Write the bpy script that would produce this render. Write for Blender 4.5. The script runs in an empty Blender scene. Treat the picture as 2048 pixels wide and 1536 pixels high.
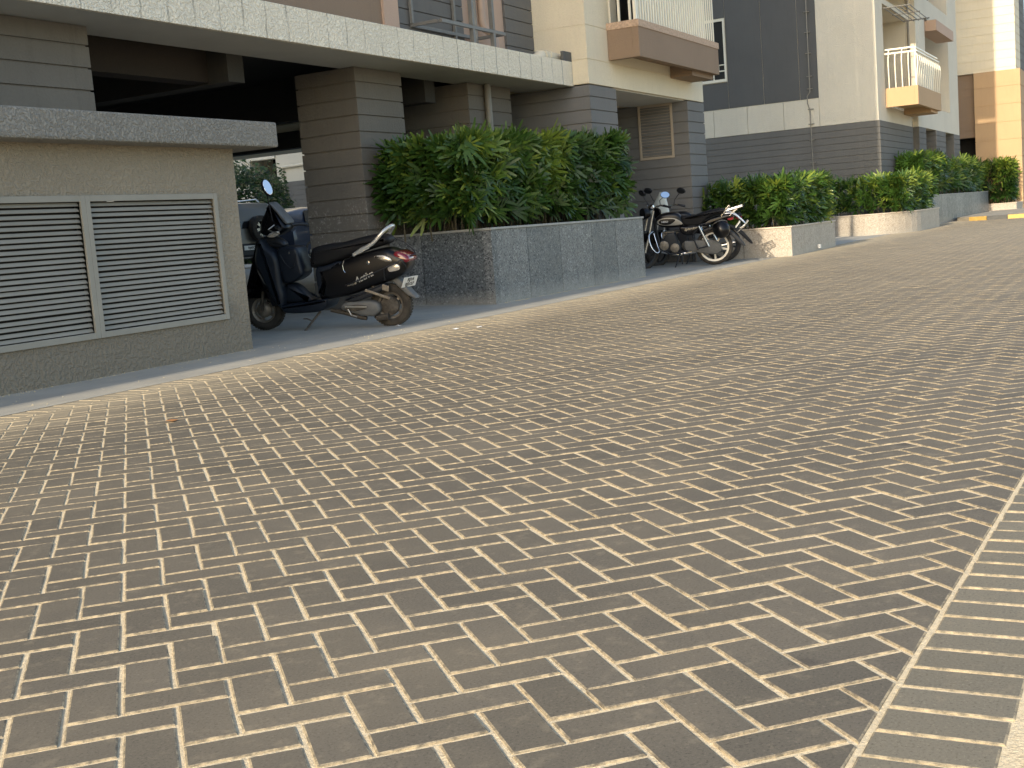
import bpy, math, random
from mathutils import Vector, Matrix
random.seed(7)
R = math.radians
PI = math.pi
sc = bpy.context.scene
COL = sc.collection

# ------------------------------------------------------------------ camera
# world: X runs along the facades (away to the right), Y into the buildings, Z up
CAM_H = 0.86
cam = bpy.data.cameras.new("Camera")
co = bpy.data.objects.new("Camera", cam)
COL.objects.link(co)
cam.sensor_width = 36.0
cam.sensor_fit = 'HORIZONTAL'
cam.lens = 2449.3 / 2048 * 36.0
cam.clip_start = 0.05
cam.clip_end = 2000
_r = Vector((0.46224423, -0.88330582, -0.07810947))
_u = Vector((0.1464128, -0.01085084, 0.98916407))
_f = Vector((0.87458193, 0.46867161, -0.12431154))
mw = Matrix((( _r.x, _u.x, -_f.x, 0), (_r.y, _u.y, -_f.y, 0), (_r.z, _u.z, -_f.z, CAM_H), (0, 0, 0, 1)))
co.matrix_world = mw
sc.camera = co

# ------------------------------------------------------------------ light
SUN_DIR = Vector((1.0, -0.001, -0.40)).normalized()       # direction the light travels
w = bpy.data.worlds.new("World")
sc.world = w
w.use_nodes = True
sky = w.node_tree.nodes.new('ShaderNodeTexSky')
sky.sky_type = 'NISHITA'
sky.sun_disc = False
sky.sun_elevation = R(21.8)
sky.sun_rotation = R(270.0)
sky.air_density = 1.0
sky.dust_density = 1.2
sky.ozone_density = 0.6
bg = w.node_tree.nodes['Background']
w.node_tree.links.new(sky.outputs[0], bg.inputs[0])
bg.inputs[1].default_value = 0.15
sl = bpy.data.lights.new("sun", 'SUN')
sl.energy = 2.9
sl.angle = R(0.53)
sl.color = (1.0, 0.865, 0.67)
so = bpy.data.objects.new("sun", sl)
COL.objects.link(so)
so.rotation_euler = SUN_DIR.to_track_quat('-Z', 'Y').to_euler()
sc.view_settings.view_transform = 'Standard'
sc.view_settings.look = 'None'
sc.view_settings.gamma = 1.0
sc.view_settings.exposure = 1.03
sc.render.engine = 'CYCLES'
sc.cycles.max_bounces = 8
sc.cycles.diffuse_bounces = 5

# ------------------------------------------------------------------ materials
def lin(c):
    return tuple((v / 255 / 12.92) if v / 255 <= 0.04045 else ((v / 255 + 0.055) / 1.055) ** 2.4 for v in c)

class NT:
    def __init__(s, name):
        s.m = bpy.data.materials.new(name)
        s.m.use_nodes = True
        s.t = s.m.node_tree
        s.b = s.t.nodes['Principled BSDF']
        s.co = s.t.nodes.new('ShaderNodeTexCoord')
    def n(s, typ, **kw):
        o = s.t.nodes.new(typ)
        for k, v in kw.items():
            if isinstance(k, str) and hasattr(o, k):
                setattr(o, k, v)
        return o
    def l(s, a, b):
        s.t.links.new(a, b)
    def noise(s, scale, detail=3, rough=0.55, vec=None, stretch=None):
        o = s.t.nodes.new('ShaderNodeTexNoise')
        o.inputs['Scale'].default_value = scale
        o.inputs['Detail'].default_value = detail
        o.inputs['Roughness'].default_value = rough
        src = vec if vec else s.co.outputs['Object']
        if stretch:
            mp = s.t.nodes.new('ShaderNodeMapping')
            mp.inputs['Scale'].default_value = stretch
            s.l(src, mp.inputs[0]); src = mp.outputs[0]
        s.l(src, o.inputs['Vector'])
        return o.outputs['Fac']
    def vor(s, scale, feature='F1', out='Distance'):
        o = s.t.nodes.new('ShaderNodeTexVoronoi')
        o.feature = feature
        o.inputs['Scale'].default_value = scale
        s.l(s.co.outputs['Object'], o.inputs['Vector'])
        return o.outputs[out]
    def ramp(s, fac, stops):
        o = s.t.nodes.new('ShaderNodeValToRGB')
        e = o.color_ramp.elements
        while len(e) < len(stops):
            e.new(0.5)
        for i, (p, c) in enumerate(stops):
            e[i].position = p
            if not isinstance(c, (tuple, list)):
                c = (c, c, c)
            e[i].color = tuple(c) + (1,)
        s.l(fac, o.inputs[0])
        return o.outputs[0]
    def mix(s, fac, a, b, mode='MIX'):
        o = s.t.nodes.new('ShaderNodeMix')
        o.data_type = 'RGBA'
        o.blend_type = mode
        for inp, v in ((o.inputs[0], fac), (o.inputs[6], a), (o.inputs[7], b)):
            if hasattr(v, 'is_output') or hasattr(v, 'links'):
                s.l(v, inp)
            elif isinstance(v, (tuple, list)):
                inp.default_value = tuple(v) + (1,) if len(v) == 3 else v
            else:
                inp.default_value = v
        return o.outputs[2]
    def math(s, op, a, b=None):
        o = s.t.nodes.new('ShaderNodeMath')
        o.operation = op
        for inp, v in ((o.inputs[0], a), (o.inputs[1], b)):
            if v is None: continue
            if hasattr(v, 'links'): s.l(v, inp)
            else: inp.default_value = v
        return o.outputs[0]
    def bump(s, h, strength=0.5, dist=0.01, prev=None):
        o = s.t.nodes.new('ShaderNodeBump')
        o.inputs['Strength'].default_value = strength
        o.inputs['Distance'].default_value = dist
        s.l(h, o.inputs['Height'])
        if prev: s.l(prev, o.inputs['Normal'])
        return o.outputs[0]
    def attr(s, name):
        o = s.t.nodes.new('ShaderNodeAttribute')
        o.attribute_name = name
        return o
    def fin(s, col=None, rough=None, nrm=None, **kw):
        if col is not None:
            if hasattr(col, 'links'): s.l(col, s.b.inputs['Base Color'])
            else: s.b.inputs['Base Color'].default_value = tuple(col) + (1,)
        if rough is not None:
            if hasattr(rough, 'links'): s.l(rough, s.b.inputs['Roughness'])
            else: s.b.inputs['Roughness'].default_value = rough
        if nrm is not None: s.l(nrm, s.b.inputs['Normal'])
        for k, v in kw.items():
            s.b.inputs[k.replace('_', ' ')].default_value = v
        return s.m

def plain(name, col, rough=0.5, metal=0.0, var=0.0, vs=6, bump=0, bs=80, coat=0):
    t = NT(name)
    c = col
    if var:
        f = t.noise(vs, 4)
        c = t.ramp(f, [(0.3, tuple(v * (1 - var) for v in col)), (0.7, tuple(min(1, v * (1 + var)) for v in col))])
    n = t.bump(t.noise(bs, 3), bump, 0.004) if bump else None
    t.fin(c, rough, n)
    t.b.inputs['Metallic'].default_value = metal
    if coat:
        t.b.inputs['Coat Weight'].default_value = coat
        t.b.inputs['Coat Roughness'].default_value = 0.06
    return t.m

def stucco(name, col, coarse=1.0, fine=0.4, dirt=0.12, streaks=None, chips=0.0, scl=1.0, base_dirt=None, peel=None):
    """painted textured render: worm-like blobs, fine grain, patchy tone, rain streaks"""
    t = NT(name)
    big = t.noise(0.9, 4, 0.6)
    c = t.ramp(big, [(0.25, tuple(v * (1 - dirt) for v in col)), (0.75, tuple(min(1, v * (1 + dirt * .5)) for v in col))])
    st = t.noise(5.0, 4, 0.7, stretch=(2.2, 2.2, 0.25))
    c = t.mix(t.ramp(st, [(0.52, 0.0), (0.78, dirt * 2.2)]), c, tuple(v * 0.55 for v in col))
    if streaks:
        # dark rain runs every `pitch` metres along X with uneven edges
        x0, pitch, wid, strength = streaks
        sx = t.n('ShaderNodeSeparateXYZ'); t.l(t.co.outputs['Object'], sx.inputs[0])
        wob = t.math('MULTIPLY', t.math('SUBTRACT', t.noise(6, 3), 0.5), 0.05)
        xx = t.math('ADD', t.math('SUBTRACT', sx.outputs[0], x0), wob)
        fr = t.math('ABSOLUTE', t.math('SUBTRACT', t.math('FRACT', t.math('DIVIDE', xx, pitch)), 0.5))
        lin_ = t.math('LESS_THAN', fr, wid)
        lf = t.math('MULTIPLY', lin_, t.ramp(t.noise(9, 4, .7, stretch=(1, 1, .3)), [(0.38, 0.15), (0.62, 1.0)]))
        c = t.mix(t.math('MULTIPLY', lf, strength), c, tuple(v * 0.35 for v in col))
    if chips:
        ch = t.ramp(t.vor(3.1 * scl), [(0.02, 1.0), (0.028, 0.0)])
        ch2 = t.ramp(t.noise(2.2, 2), [(0.5, 0), (0.56, 1)])
        c = t.mix(t.math('MULTIPLY', t.math('MULTIPLY', ch, ch2), chips), c, (0.8, 0.78, 0.72))
    if base_dirt:
        sz = t.n('ShaderNodeSeparateXYZ'); t.l(t.co.outputs['Object'], sz.inputs[0])
        zz = t.math('ADD', sz.outputs[2], t.math('MULTIPLY', t.math('SUBTRACT', t.noise(3.5, 4, .7), 0.5), 0.5))
        c = t.mix(t.ramp(zz, [(base_dirt[0], base_dirt[1]), (base_dirt[0] + .25, 0.0)]), c, tuple(v * 0.62 for v in col))
    if peel:
        sz = t.n('ShaderNodeSeparateXYZ'); t.l(t.co.outputs['Object'], sz.inputs[0])
        z3 = t.math('DIVIDE', sz.outputs[2], 3.0)
        band = t.math('MULTIPLY', t.ramp(z3, [(peel[0] / 3, 0.0), ((peel[0] + .12) / 3, 1.0)]), t.ramp(z3, [((peel[1] - .2) / 3, 1.0), (peel[1] / 3, 0.0)]))
        pm = t.math('MULTIPLY', t.ramp(t.noise(30, 5, .75), [(0.54, 0.0), (0.60, 1.0)]), t.ramp(t.noise(4, 3), [(0.42, 0.0), (0.55, 1.0)]))
        c = t.mix(t.math('MULTIPLY', t.math('MULTIPLY', band, pm), 0.8), c, (0.42, 0.40, 0.36))
    worm = t.ramp(t.noise(38 * scl, 3, 0.6), [(0.42, 0.0), (0.60, 1.0)])
    fine_ = t.noise(170 * scl, 3)
    n1 = t.bump(fine_, fine, 0.003)
    n2 = t.bump(worm, coarse, 0.014, n1)
    c = t.mix(t.math('MULTIPLY', t.math('SUBTRACT', 1.0, worm), 0.16 * coarse), c, tuple(v * .5 for v in col))  # shade in the hollows put into the colour so the relief shows
    t.fin(c, 0.88, n2)
    return t.m

def granite(name, base, dark, light, polish=0.35, pitch=None):
    t = NT(name)
    v1 = t.vor(62, out='Color')
    bw = t.n('ShaderNodeRGBToBW'); t.l(v1, bw.inputs[0])
    c = t.ramp(bw.outputs[0], [(0.18, dark), (0.45, base), (0.72, base), (0.9, light)])
    n2 = t.noise(130, 2)
    c = t.mix(t.ramp(n2, [(0.58, 0), (0.66, 0.8)]), c, dark)
    big = t.noise(2.3, 4, 0.6)
    c = t.mix(t.ramp(big, [(0.35, 0.0), (0.7, 0.25)]), c, tuple(x * 0.6 for x in base))
    # dust rising from the foot of the wall
    sz = t.n('ShaderNodeSeparateXYZ'); t.l(t.co.outputs['Object'], sz.inputs[0])
    zz = t.math('ADD', sz.outputs[2], t.math('MULTIPLY', t.math('SUBTRACT', t.noise(7, 4, .7), 0.5), 0.25))
    c = t.mix(t.ramp(zz, [(0.02, 0.55), (0.2, 0.0)]), c, (0.36, 0.34, 0.29))
    t.fin(c, t.ramp(t.noise(9, 3), [(0.3, polish), (0.7, polish + 0.2)]))
    t.b.inputs['Specular IOR Level'].default_value = 0.4
    return t.m

M = {}
M['grey_stucco'] = stucco('grey_stucco', lin((106, 102, 94)), 0.35, 0.45, 0.14, scl=1.0, chips=.8)
M['pillar'] = stucco('pillar_paint', lin((118, 112, 102)), 0.25, 0.5, 0.14, chips=.8, base_dirt=(0.35, .7), peel=(0.75, 1.45))
M['pillar_cool'] = stucco('clad_paint', lin((116, 115, 112)), 0.15, 0.4, 0.10)
M['block_wall'] = stucco('block_wall_paint', lin((158, 148, 129)), 0.75, 0.4, 0.10, chips=.7, base_dirt=(0.32, .75), scl=.8)
M['cap'] = stucco('cap_paint', lin((150, 147, 138)), 1.0, 0.4, 0.12, chips=1.0, scl=1.0)
M['fascia'] = stucco('fascia_paint', lin((250, 240, 216)), 0.9, 0.5, 0.08, streaks=(-0.168, 0.3425, 0.03, 0.8), scl=.8)
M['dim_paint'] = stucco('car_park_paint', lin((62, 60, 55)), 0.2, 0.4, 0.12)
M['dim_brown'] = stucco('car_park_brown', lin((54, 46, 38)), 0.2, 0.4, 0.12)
M['soffit'] = plain('soffit_paint', lin((196, 194, 184)), 0.85, var=.06, vs=2)
M['cream'] = stucco('cream_render', lin((232, 220, 192)), 0.4, 0.5, 0.07, scl=1.3)
M['cream2'] = stucco('cream_render_far', lin((216, 208, 188)), 0.3, 0.5, 0.07, scl=1.0)
M['brown'] = stucco('brown_render', lin((146, 124, 102)), 0.3, 0.6, 0.08, scl=1.5)
M['pink'] = stucco('pink_render', lin((192, 164, 142)), 0.2, 0.5, 0.06, scl=1.5)
M['ochre'] = stucco('ochre_render', lin((190, 158, 120)), 0.2, 0.5, 0.06, scl=1.5)
M['grey_panel'] = stucco('grey_panel', lin((92, 92, 90)), 0.1, 0.3, 0.10)
M['grey_clad'] = stucco('grey_cladding', lin((110, 108, 103)), 0.1, 0.3, 0.12)
M['louvre'] = plain('louvre_paint', lin((146, 142, 130)), 0.55, var=.06, vs=5)
M['louvre_tan'] = plain('louvre_tan_paint', lin((176, 162, 142)), 0.5, var=.06, vs=5)
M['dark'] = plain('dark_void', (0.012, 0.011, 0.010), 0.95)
M['steel'] = plain('grey_painted_steel', lin((112, 110, 104)), 0.5, var=.1, vs=12)
M['pvc_grey'] = plain('grey_pvc', lin((132, 128, 118)), 0.45, var=.08)
M['pvc_cream'] = plain('cream_pvc', lin((214, 204, 180)), 0.4, var=.05)
M['pvc_brown'] = plain('tan_pvc', lin((172, 150, 132)), 0.45, var=.05)
M['white_paint'] = plain('white_enamel', lin((232, 226, 206)), 0.35)
M['dark_glass'] = plain('dark_glass', (0.02, 0.022, 0.024), 0.08)
M['cloth'] = plain('white_awning_cloth', lin((214, 208, 190)), 0.8, var=.08, vs=4)
M['net'] = plain('bird_net', lin((186, 160, 136)), 0.9, var=.25, vs=30, bump=.6, bs=60)
M['black_plastic'] = plain('black_plastic', (0.018, 0.02, 0.024), 0.42, bump=.15, bs=400)
M['navy_plastic'] = plain('navy_plastic', (0.011, 0.015, 0.022), 0.38, bump=.12, bs=400)
M['black_paint'] = plain('black_gloss_paint', (0.003, 0.003, 0.004), 0.32, coat=.12)
M['rubber'] = plain('tyre_rubber', (0.035, 0.030, 0.024), 0.85, var=.4, vs=14, bump=.5, bs=90)
M['dusty_rubber'] = plain('dusty_rubber', (0.052, 0.043, 0.032), 0.95, var=.4, vs=14, bump=.5, bs=90)
M['alloy'] = plain('alloy', lin((176, 172, 162)), 0.35, metal=.8, var=.15, vs=20)
M['alloy_white'] = plain('silver_wheel_paint', lin((205, 200, 188)), 0.4, metal=.2)
M['grey_silver'] = plain('grey_silver', lin((150, 146, 136)), 0.35, metal=.3)
M['silver'] = plain('silver_paint', lin((205, 205, 200)), 0.25, metal=.6)
M['chrome'] = plain('chrome', (0.8, 0.8, 0.8), 0.1, metal=1)
M['dirty_metal'] = plain('dirty_metal', (0.085, 0.072, 0.056), 0.7, metal=.4, var=.5, vs=25)
M['rim_dull'] = plain('dull_rim', (0.22, 0.19, 0.15), 0.5, metal=.5, var=.3, vs=25)
M['grey_plastic'] = plain('grey_plastic', (0.10, 0.10, 0.095), 0.55, var=.2, vs=15)
M['red_lens'] = plain('red_lens', (0.18, 0.010, 0.018), 0.12, coat=.5)
M['clear_lens'] = plain('clear_lens', lin((200, 192, 180)), 0.12, metal=.4)
M['vinyl'] = plain('black_vinyl', (0.006, 0.006, 0.007), 0.6, bump=.2, bs=300)
for k_ in ('black_paint', 'vinyl', 'black_plastic', 'navy_plastic'):
    M[k_].node_tree.nodes['Principled BSDF'].inputs['Specular IOR Level'].default_value = 0.28
M['plate'] = plain('white_plate', lin((215, 215, 210)), 0.4)
M['ink'] = plain('black_ink', (0.01, 0.01, 0.01), 0.5)
M['mirror'] = plain('mirror_glass', (0.9, 0.9, 0.9), 0.02, metal=1)
M['screen'] = plain('white_fly_screen', lin((205, 212, 206)), 0.25)
M['soil'] = plain('planter_soil', (0.05, 0.036, 0.024), 0.95, var=.4, vs=20, bump=.8, bs=40)
M['granite_grey'] = granite('grey_granite', (0.17, 0.18, 0.18), (0.045, 0.05, 0.055), (0.36, 0.38, 0.37))
M['granite_grey_b'] = granite('grey_granite_darker', (0.125, 0.138, 0.142), (0.035, 0.04, 0.045), (0.28, 0.30, 0.30))
M['granite_pink'] = granite('pink_granite', (0.43, 0.375, 0.30), (0.27, 0.225, 0.18), (0.55, 0.50, 0.42), .45)
M['coping'] = plain('grey_stone_coping', lin((150, 150, 144)), 0.5, var=.12, vs=8)
M['coping_pink'] = plain('pink_stone_coping', lin((188, 174, 156)), 0.5, var=.12, vs=8)
M['yellow_paint'] = plain('yellow_road_paint', lin((196, 162, 88)), 0.7, var=.15, vs=9)
M['black_road_paint'] = plain('black_road_paint', lin((84, 84, 82)), 0.8, var=.15, vs=9)
M['suv_paint'] = plain('silver_white_car_paint', lin((104, 104, 100)), 0.35, coat=.2)
M['hatch_paint'] = plain('pale_blue_car_paint', lin((48, 58, 76)), 0.3, metal=.4, coat=.6)
M['globe'] = plain('white_globe', lin((240, 236, 226)), 0.25)
M['paper'] = plain('white_paper', lin((232, 228, 222)), 0.7)
M['dead_leaf'] = plain('dead_leaf', lin((166, 116, 70)), 0.8)

def leaf_mat(name, dark, mid, bright):
    t = NT(name)
    a = t.attr('tint')
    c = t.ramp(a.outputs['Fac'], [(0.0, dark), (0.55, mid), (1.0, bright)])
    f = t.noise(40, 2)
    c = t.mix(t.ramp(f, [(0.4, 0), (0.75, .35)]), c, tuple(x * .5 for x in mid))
    t.fin(c, 0.36)
    t.b.inputs['Specular IOR Level'].default_value = 0.45
    tr = t.n('ShaderNodeBsdfTranslucent')
    t.l(c, tr.inputs['Color'])
    mx = t.n('ShaderNodeMixShader')
    mx.inputs[0].default_value = 0.30
    out = t.t.nodes['Material Output']
    t.l(t.b.outputs[0], mx.inputs[1]); t.l(tr.outputs[0], mx.inputs[2]); t.l(mx.outputs[0], out.inputs['Surface'])
    return t.m
M['leaf'] = leaf_mat('palm_leaf', (0.014, 0.040, 0.009), (0.060, 0.130, 0.022), (0.27, 0.34, 0.05))
M['leaf_far'] = leaf_mat('shrub_leaf', (0.015, 0.035, 0.010), (0.04, 0.085, 0.02), (0.10, 0.16, 0.04))
M['stem'] = plain('cane_stem', (0.10, 0.085, 0.05), 0.8, var=.4, vs=30)

def paver_mat(name, a, b, dustc):
    t = NT(name)
    at = t.attr('tint')
    c = t.ramp(at.outputs['Fac'], [(0.0, a), (1.0, b)])
    c = t.mix(t.math('GREATER_THAN', at.outputs['Fac'], 1.5), c, tuple((x + y) / 2 * .8 for x, y in zip(a, b)))
    sp = t.noise(165, 4, .8)
    c = t.mix(t.ramp(sp, [(0.34, 0.75), (0.46, 0.0)]), c, tuple(x * 0.40 for x in a))
    c = t.mix(t.ramp(sp, [(0.58, 0.0), (0.72, 0.6)]), c, tuple(min(1, x * 1.9) for x in b))
    d = t.noise(1.1, 5, .6)
    c = t.mix(t.ramp(d, [(0.42, 0.0), (0.72, 0.16)]), c, dustc)
    d2 = t.noise(14, 4, .7)
    c = t.mix(t.ramp(d2, [(0.55, 0.0), (0.8, 0.30)]), c, dustc)
    # worn sand towards the drive edge
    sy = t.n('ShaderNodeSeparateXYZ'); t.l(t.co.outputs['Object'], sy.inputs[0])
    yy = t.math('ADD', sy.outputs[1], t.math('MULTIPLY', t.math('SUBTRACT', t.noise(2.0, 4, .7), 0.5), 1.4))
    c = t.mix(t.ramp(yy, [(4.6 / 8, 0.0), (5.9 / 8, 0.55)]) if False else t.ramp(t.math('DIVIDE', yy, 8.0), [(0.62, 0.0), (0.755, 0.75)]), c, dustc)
    # sand caught on the arrises
    ed = t.math('MULTIPLY', t.math('GREATER_THAN', at.outputs['Fac'], 1.5), t.ramp(t.noise(34, 5, .8), [(0.40, 0.05), (0.62, 0.65)]))
    c = t.mix(ed, c, lin((208, 190, 156)))
    # paler with distance along X, then dark oil spots
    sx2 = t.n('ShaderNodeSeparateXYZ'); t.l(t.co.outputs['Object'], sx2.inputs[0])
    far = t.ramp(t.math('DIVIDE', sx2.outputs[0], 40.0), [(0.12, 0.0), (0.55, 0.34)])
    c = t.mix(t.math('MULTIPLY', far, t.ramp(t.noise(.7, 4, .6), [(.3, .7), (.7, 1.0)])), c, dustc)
    v = t.vor(1.3)
    sp2 = t.ramp(v, [(0.02, 0.6), (0.055, 0.0)])
    c = t.mix(sp2, c, (0.05, 0.042, 0.038))
    n1 = t.bump(t.noise(600, 2), 0.35, 0.0012)
    n2 = t.bump(t.noise(60, 3), 0.25, 0.002, n1)
    t.fin(c, 0.82, n2)
    t.b.inputs['Specular IOR Level'].default_value = 0.3
    return t.m
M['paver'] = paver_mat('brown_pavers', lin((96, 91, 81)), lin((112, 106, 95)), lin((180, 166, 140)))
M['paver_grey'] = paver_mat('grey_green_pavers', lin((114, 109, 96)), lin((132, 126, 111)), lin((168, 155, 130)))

def sand_mat():
    t = NT('joint_sand')
    c = t.ramp(t.noise(90, 4, .7), [(0.3, lin((218, 200, 166))), (0.7, lin((240, 224, 190)))])
    gr = t.noise(700, 2)
    c = t.mix(t.ramp(gr, [(0.33, .7), (0.42, 0)]), c, lin((120, 96, 70)))
    h = t.noise(120, 4, .75)
    n = t.bump(h, 0.9, 0.006)
    n = t.bump(t.noise(30, 3), 0.5, 0.006, n)
    t.fin(c, 0.95, n)
    return t.m
M['sand'] = sand_mat()

def concrete(name, a, b, dust, bs=0.3):
    t = NT(name)
    c = t.ramp(t.noise(1.6, 5, .65), [(0.3, a), (0.7, b)])
    c = t.mix(t.ramp(t.noise(6, 5, .7, stretch=(.35, 1, 1)), [(0.5, 0), (0.8, .5)]), c, dust)
    c = t.mix(t.ramp(t.noise(180, 2), [(0.62, 0), (0.7, .35)]), c, tuple(x * .5 for x in a))
    n = t.bump(t.noise(45, 4, .6), bs, 0.004)
    n = t.bump(t.noise(300, 2), bs, 0.0015, n)
    t.fin(c, 0.88, n)
    return t.m
M['apron'] = concrete('apron_concrete', lin((150, 147, 138)), lin((172, 168, 156)), lin((190, 178, 152)))
M['kerb_conc'] = concrete('kerb_concrete', lin((172, 160, 132)), lin((196, 184, 154)), lin((205, 188, 150)), .8)
M['ground'] = concrete('ground_concrete', lin((140, 134, 122)), lin((164, 156, 140)), lin((186, 170, 140)))

# ------------------------------------------------------------------ builders
ROOT = {}
def thing(name, label, cat, loc=(0, 0, 0), rot=0.0, group=None, lean=0.0):
    o = bpy.data.objects.new(name, None)
    COL.objects.link(o)
    o.empty_display_size = 0.3
    o.location = loc
    o.rotation_euler = (lean, 0, rot)
    o['label'] = label; o['category'] = cat
    if group: o['group'] = group
    ROOT[o] = o
    return o
def tag(o, label=None, cat=None, group=None, kind=None):
    if label: o['label'] = label
    if cat: o['category'] = cat
    if group: o['group'] = group
    if kind: o['kind'] = kind
    return o

class MB:
    def __init__(s):
        s.v = []; s.f = []; s.mi = []; s.T = None; s.cur = 0; s.tint = None
    def add(s, vs, fs, tint=None):
        b = len(s.v)
        if s.T is not None:
            vs = [tuple(s.T @ Vector(p)) for p in vs]
        s.v += [tuple(p) for p in vs]
        s.f += [tuple(b + i for i in f) for f in fs]
        s.mi += [s.cur] * len(fs)
        if tint is not None:
            if s.tint is None: s.tint = []
            s.tint += [tint] * len(fs)
    def box(s, x0, x1, y0, y1, z0, z1):
        s.add([(x0, y0, z0), (x1, y0, z0), (x1, y1, z0), (x0, y1, z0), (x0, y0, z1), (x1, y0, z1), (x1, y1, z1), (x0, y1, z1)],
              [(0, 3, 2, 1), (4, 5, 6, 7), (0, 1, 5, 4), (1, 2, 6, 5), (2, 3, 7, 6), (3, 0, 4, 7)])
        return s
    def obox(s, c, ax, ay, az):
        """box from centre and three half-axis vectors"""
        c, ax, ay, az = map(Vector, (c, ax, ay, az))
        P = [c + i * ax + j * ay + k * az for k in (-1, 1) for j in (-1, 1) for i in (-1, 1)]
        s.add(P, [(0, 2, 3, 1), (4, 5, 7, 6), (0, 1, 5, 4), (1, 3, 7, 5), (3, 2, 6, 7), (2, 0, 4, 6)])
        return s
    def tube(s, pts, r, seg=8, caps=True):
        pts = [Vector(p) for p in pts]
        rr = r if isinstance(r, (list, tuple)) else [r] * len(pts)
        vs = []; prev = None
        for i, p in enumerate(pts):
            a = pts[max(i - 1, 0)]; b = pts[min(i + 1, len(pts) - 1)]
            d = (b - a).normalized()
            if prev is None:
                n = d.orthogonal().normalized()
            else:
                n = (prev - prev.dot(d) * d)
                n = n.normalized() if n.length > 1e-6 else d.orthogonal().normalized()
            prev = n
            m = d.cross(n)
            for k in range(seg):
                t = 2 * PI * k / seg
                vs.append(p + rr[i] * (math.cos(t) * n + math.sin(t) * m))
        fs = []
        for i in range(len(pts) - 1):
            for k in range(seg):
                a = i * seg + k; b = i * seg + (k + 1) % seg
                fs.append((a, b, b + seg, a + seg))
        if caps:
            fs.append(tuple(range(seg - 1, -1, -1)))
            fs.append(tuple(range((len(pts) - 1) * seg, len(pts) * seg)))
        s.add(vs, fs)
        return s
    def loft(s, rings, caps=True, closed=False):
        n = len(rings[0]); vs = [p for r in rings for p in r]; fs = []
        m = len(rings)
        for i in range(m if closed else m - 1):
            for k in range(n):
                a = i * n + k; b = i * n + (k + 1) % n
                c = ((i + 1) % m) * n + (k + 1) % n; d = ((i + 1) % m) * n + k
                fs.append((a, b, c, d))
        if caps and not closed:
            fs.append(tuple(range(n - 1, -1, -1))); fs.append(tuple(range((m - 1) * n, m * n)))
        s.add(vs, fs)
        return s
    def ring(s, c, prof, seg=32, axis='y'):
        """revolve profile [(radius, axial)] closed loop about axis through c"""
        c = Vector(c); rings = []
        for i in range(seg):
            t = 2 * PI * i / seg
            rg = []
            for (r, a) in prof:
                if axis == 'y': rg.append(c + Vector((r * math.cos(t), a, r * math.sin(t))))
                elif axis == 'x': rg.append(c + Vector((a, r * math.cos(t), r * math.sin(t))))
                else: rg.append(c + Vector((r * math.cos(t), r * math.sin(t), a)))
            rings.append(rg)
        s.loft(rings, closed=True)
        return s
    def lathe(s, c, prof, seg=24, axis='y'):
        """revolve open profile, ends capped with fans"""
        c = Vector(c); rings = []
        for (r, a) in prof:
            rg = []
            for i in range(seg):
                t = 2 * PI * i / seg
                if axis == 'y': rg.append(c + Vector((r * math.cos(t), a, r * math.sin(t))))
                elif axis == 'x': rg.append(c + Vector((a, r * math.cos(t), r * math.sin(t))))
                else: rg.append(c + Vector((r * math.cos(t), r * math.sin(t), a)))
            rings.append(rg)
        s.loft(rings)
        return s
    def pillow(s, out, y0, y1, r=0.02, taper=None):
        """side outline [(x,z)] extruded across y0..y1 with rounded edges"""
        n = len(out)
        A = sum(out[i][0] * out[(i + 1) % n][1] - out[(i + 1) % n][0] * out[i][1] for i in range(n))
        if A < 0: out = out[::-1]
        def inset(d):
            res = []
            for i in range(n):
                p0, p1, p2 = Vector(out[i - 1]), Vector(out[i]), Vector(out[(i + 1) % n])
                e1 = (p1 - p0).normalized(); e2 = (p2 - p1).normalized()
                nn = Vector((-e1.y, e1.x)) + Vector((-e2.y, e2.x))
                if nn.length < 1e-6: nn = Vector((-e1.y, e1.x))
                nn.normalize()
                res.append(p1 + nn * d)
            return res
        rings = []
        steps = [(0, 1.0), (0.12, .55), (0.4, .18), (1, 0)]
        for (h, d) in steps:
            rings.append([(p.x, y0 + h * r, p.y) for p in inset(d * r)])
        for (h, d) in steps[::-1]:
            rings.append([(p.x, y1 - h * r, p.y) for p in inset(d * r)])
        s.loft(rings)
        return s
    def build(s, name, mat, parent=None, local=False, smooth=None, bevel=0):
        me = bpy.data.meshes.new(name)
        vs = s.v
        root = None
        if parent is not None:
            root = ROOT[parent]
            if not local:
                L = root.location; a = -root.rotation_euler.z
                ca, sa = math.cos(a), math.sin(a)
                vs = [((x - L.x) * ca - (y - L.y) * sa, (x - L.x) * sa + (y - L.y) * ca, z - L.z) for x, y, z in vs]
        me.from_pydata(vs, [], s.f)
        mats = mat if isinstance(mat, (list, tuple)) else [mat]
        for m in mats: me.materials.append(m)
        if len(mats) > 1:
            me.polygons.foreach_set('material_index', s.mi)
        if s.tint is not None:
            at = me.attributes.new('tint', 'FLOAT', 'FACE')
            at.data.foreach_set('value', s.tint)
        me.update()
        me.validate()
        if smooth is not None:
            me.shade_smooth()
            me.set_sharp_from_angle(angle=R(smooth))
        o = bpy.data.objects.new(name, me)
        COL.objects.link(o)
        if parent is not None:
            o.parent = parent
            ROOT[o] = root
        if bevel:
            bm = o.modifiers.new('bevel', 'BEVEL')
            bm.width = bevel; bm.segments = 2; bm.limit_method = 'ANGLE'; bm.angle_limit = R(40)
        return o

def B(*a):
    m = MB(); m.box(*a); return m

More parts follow.
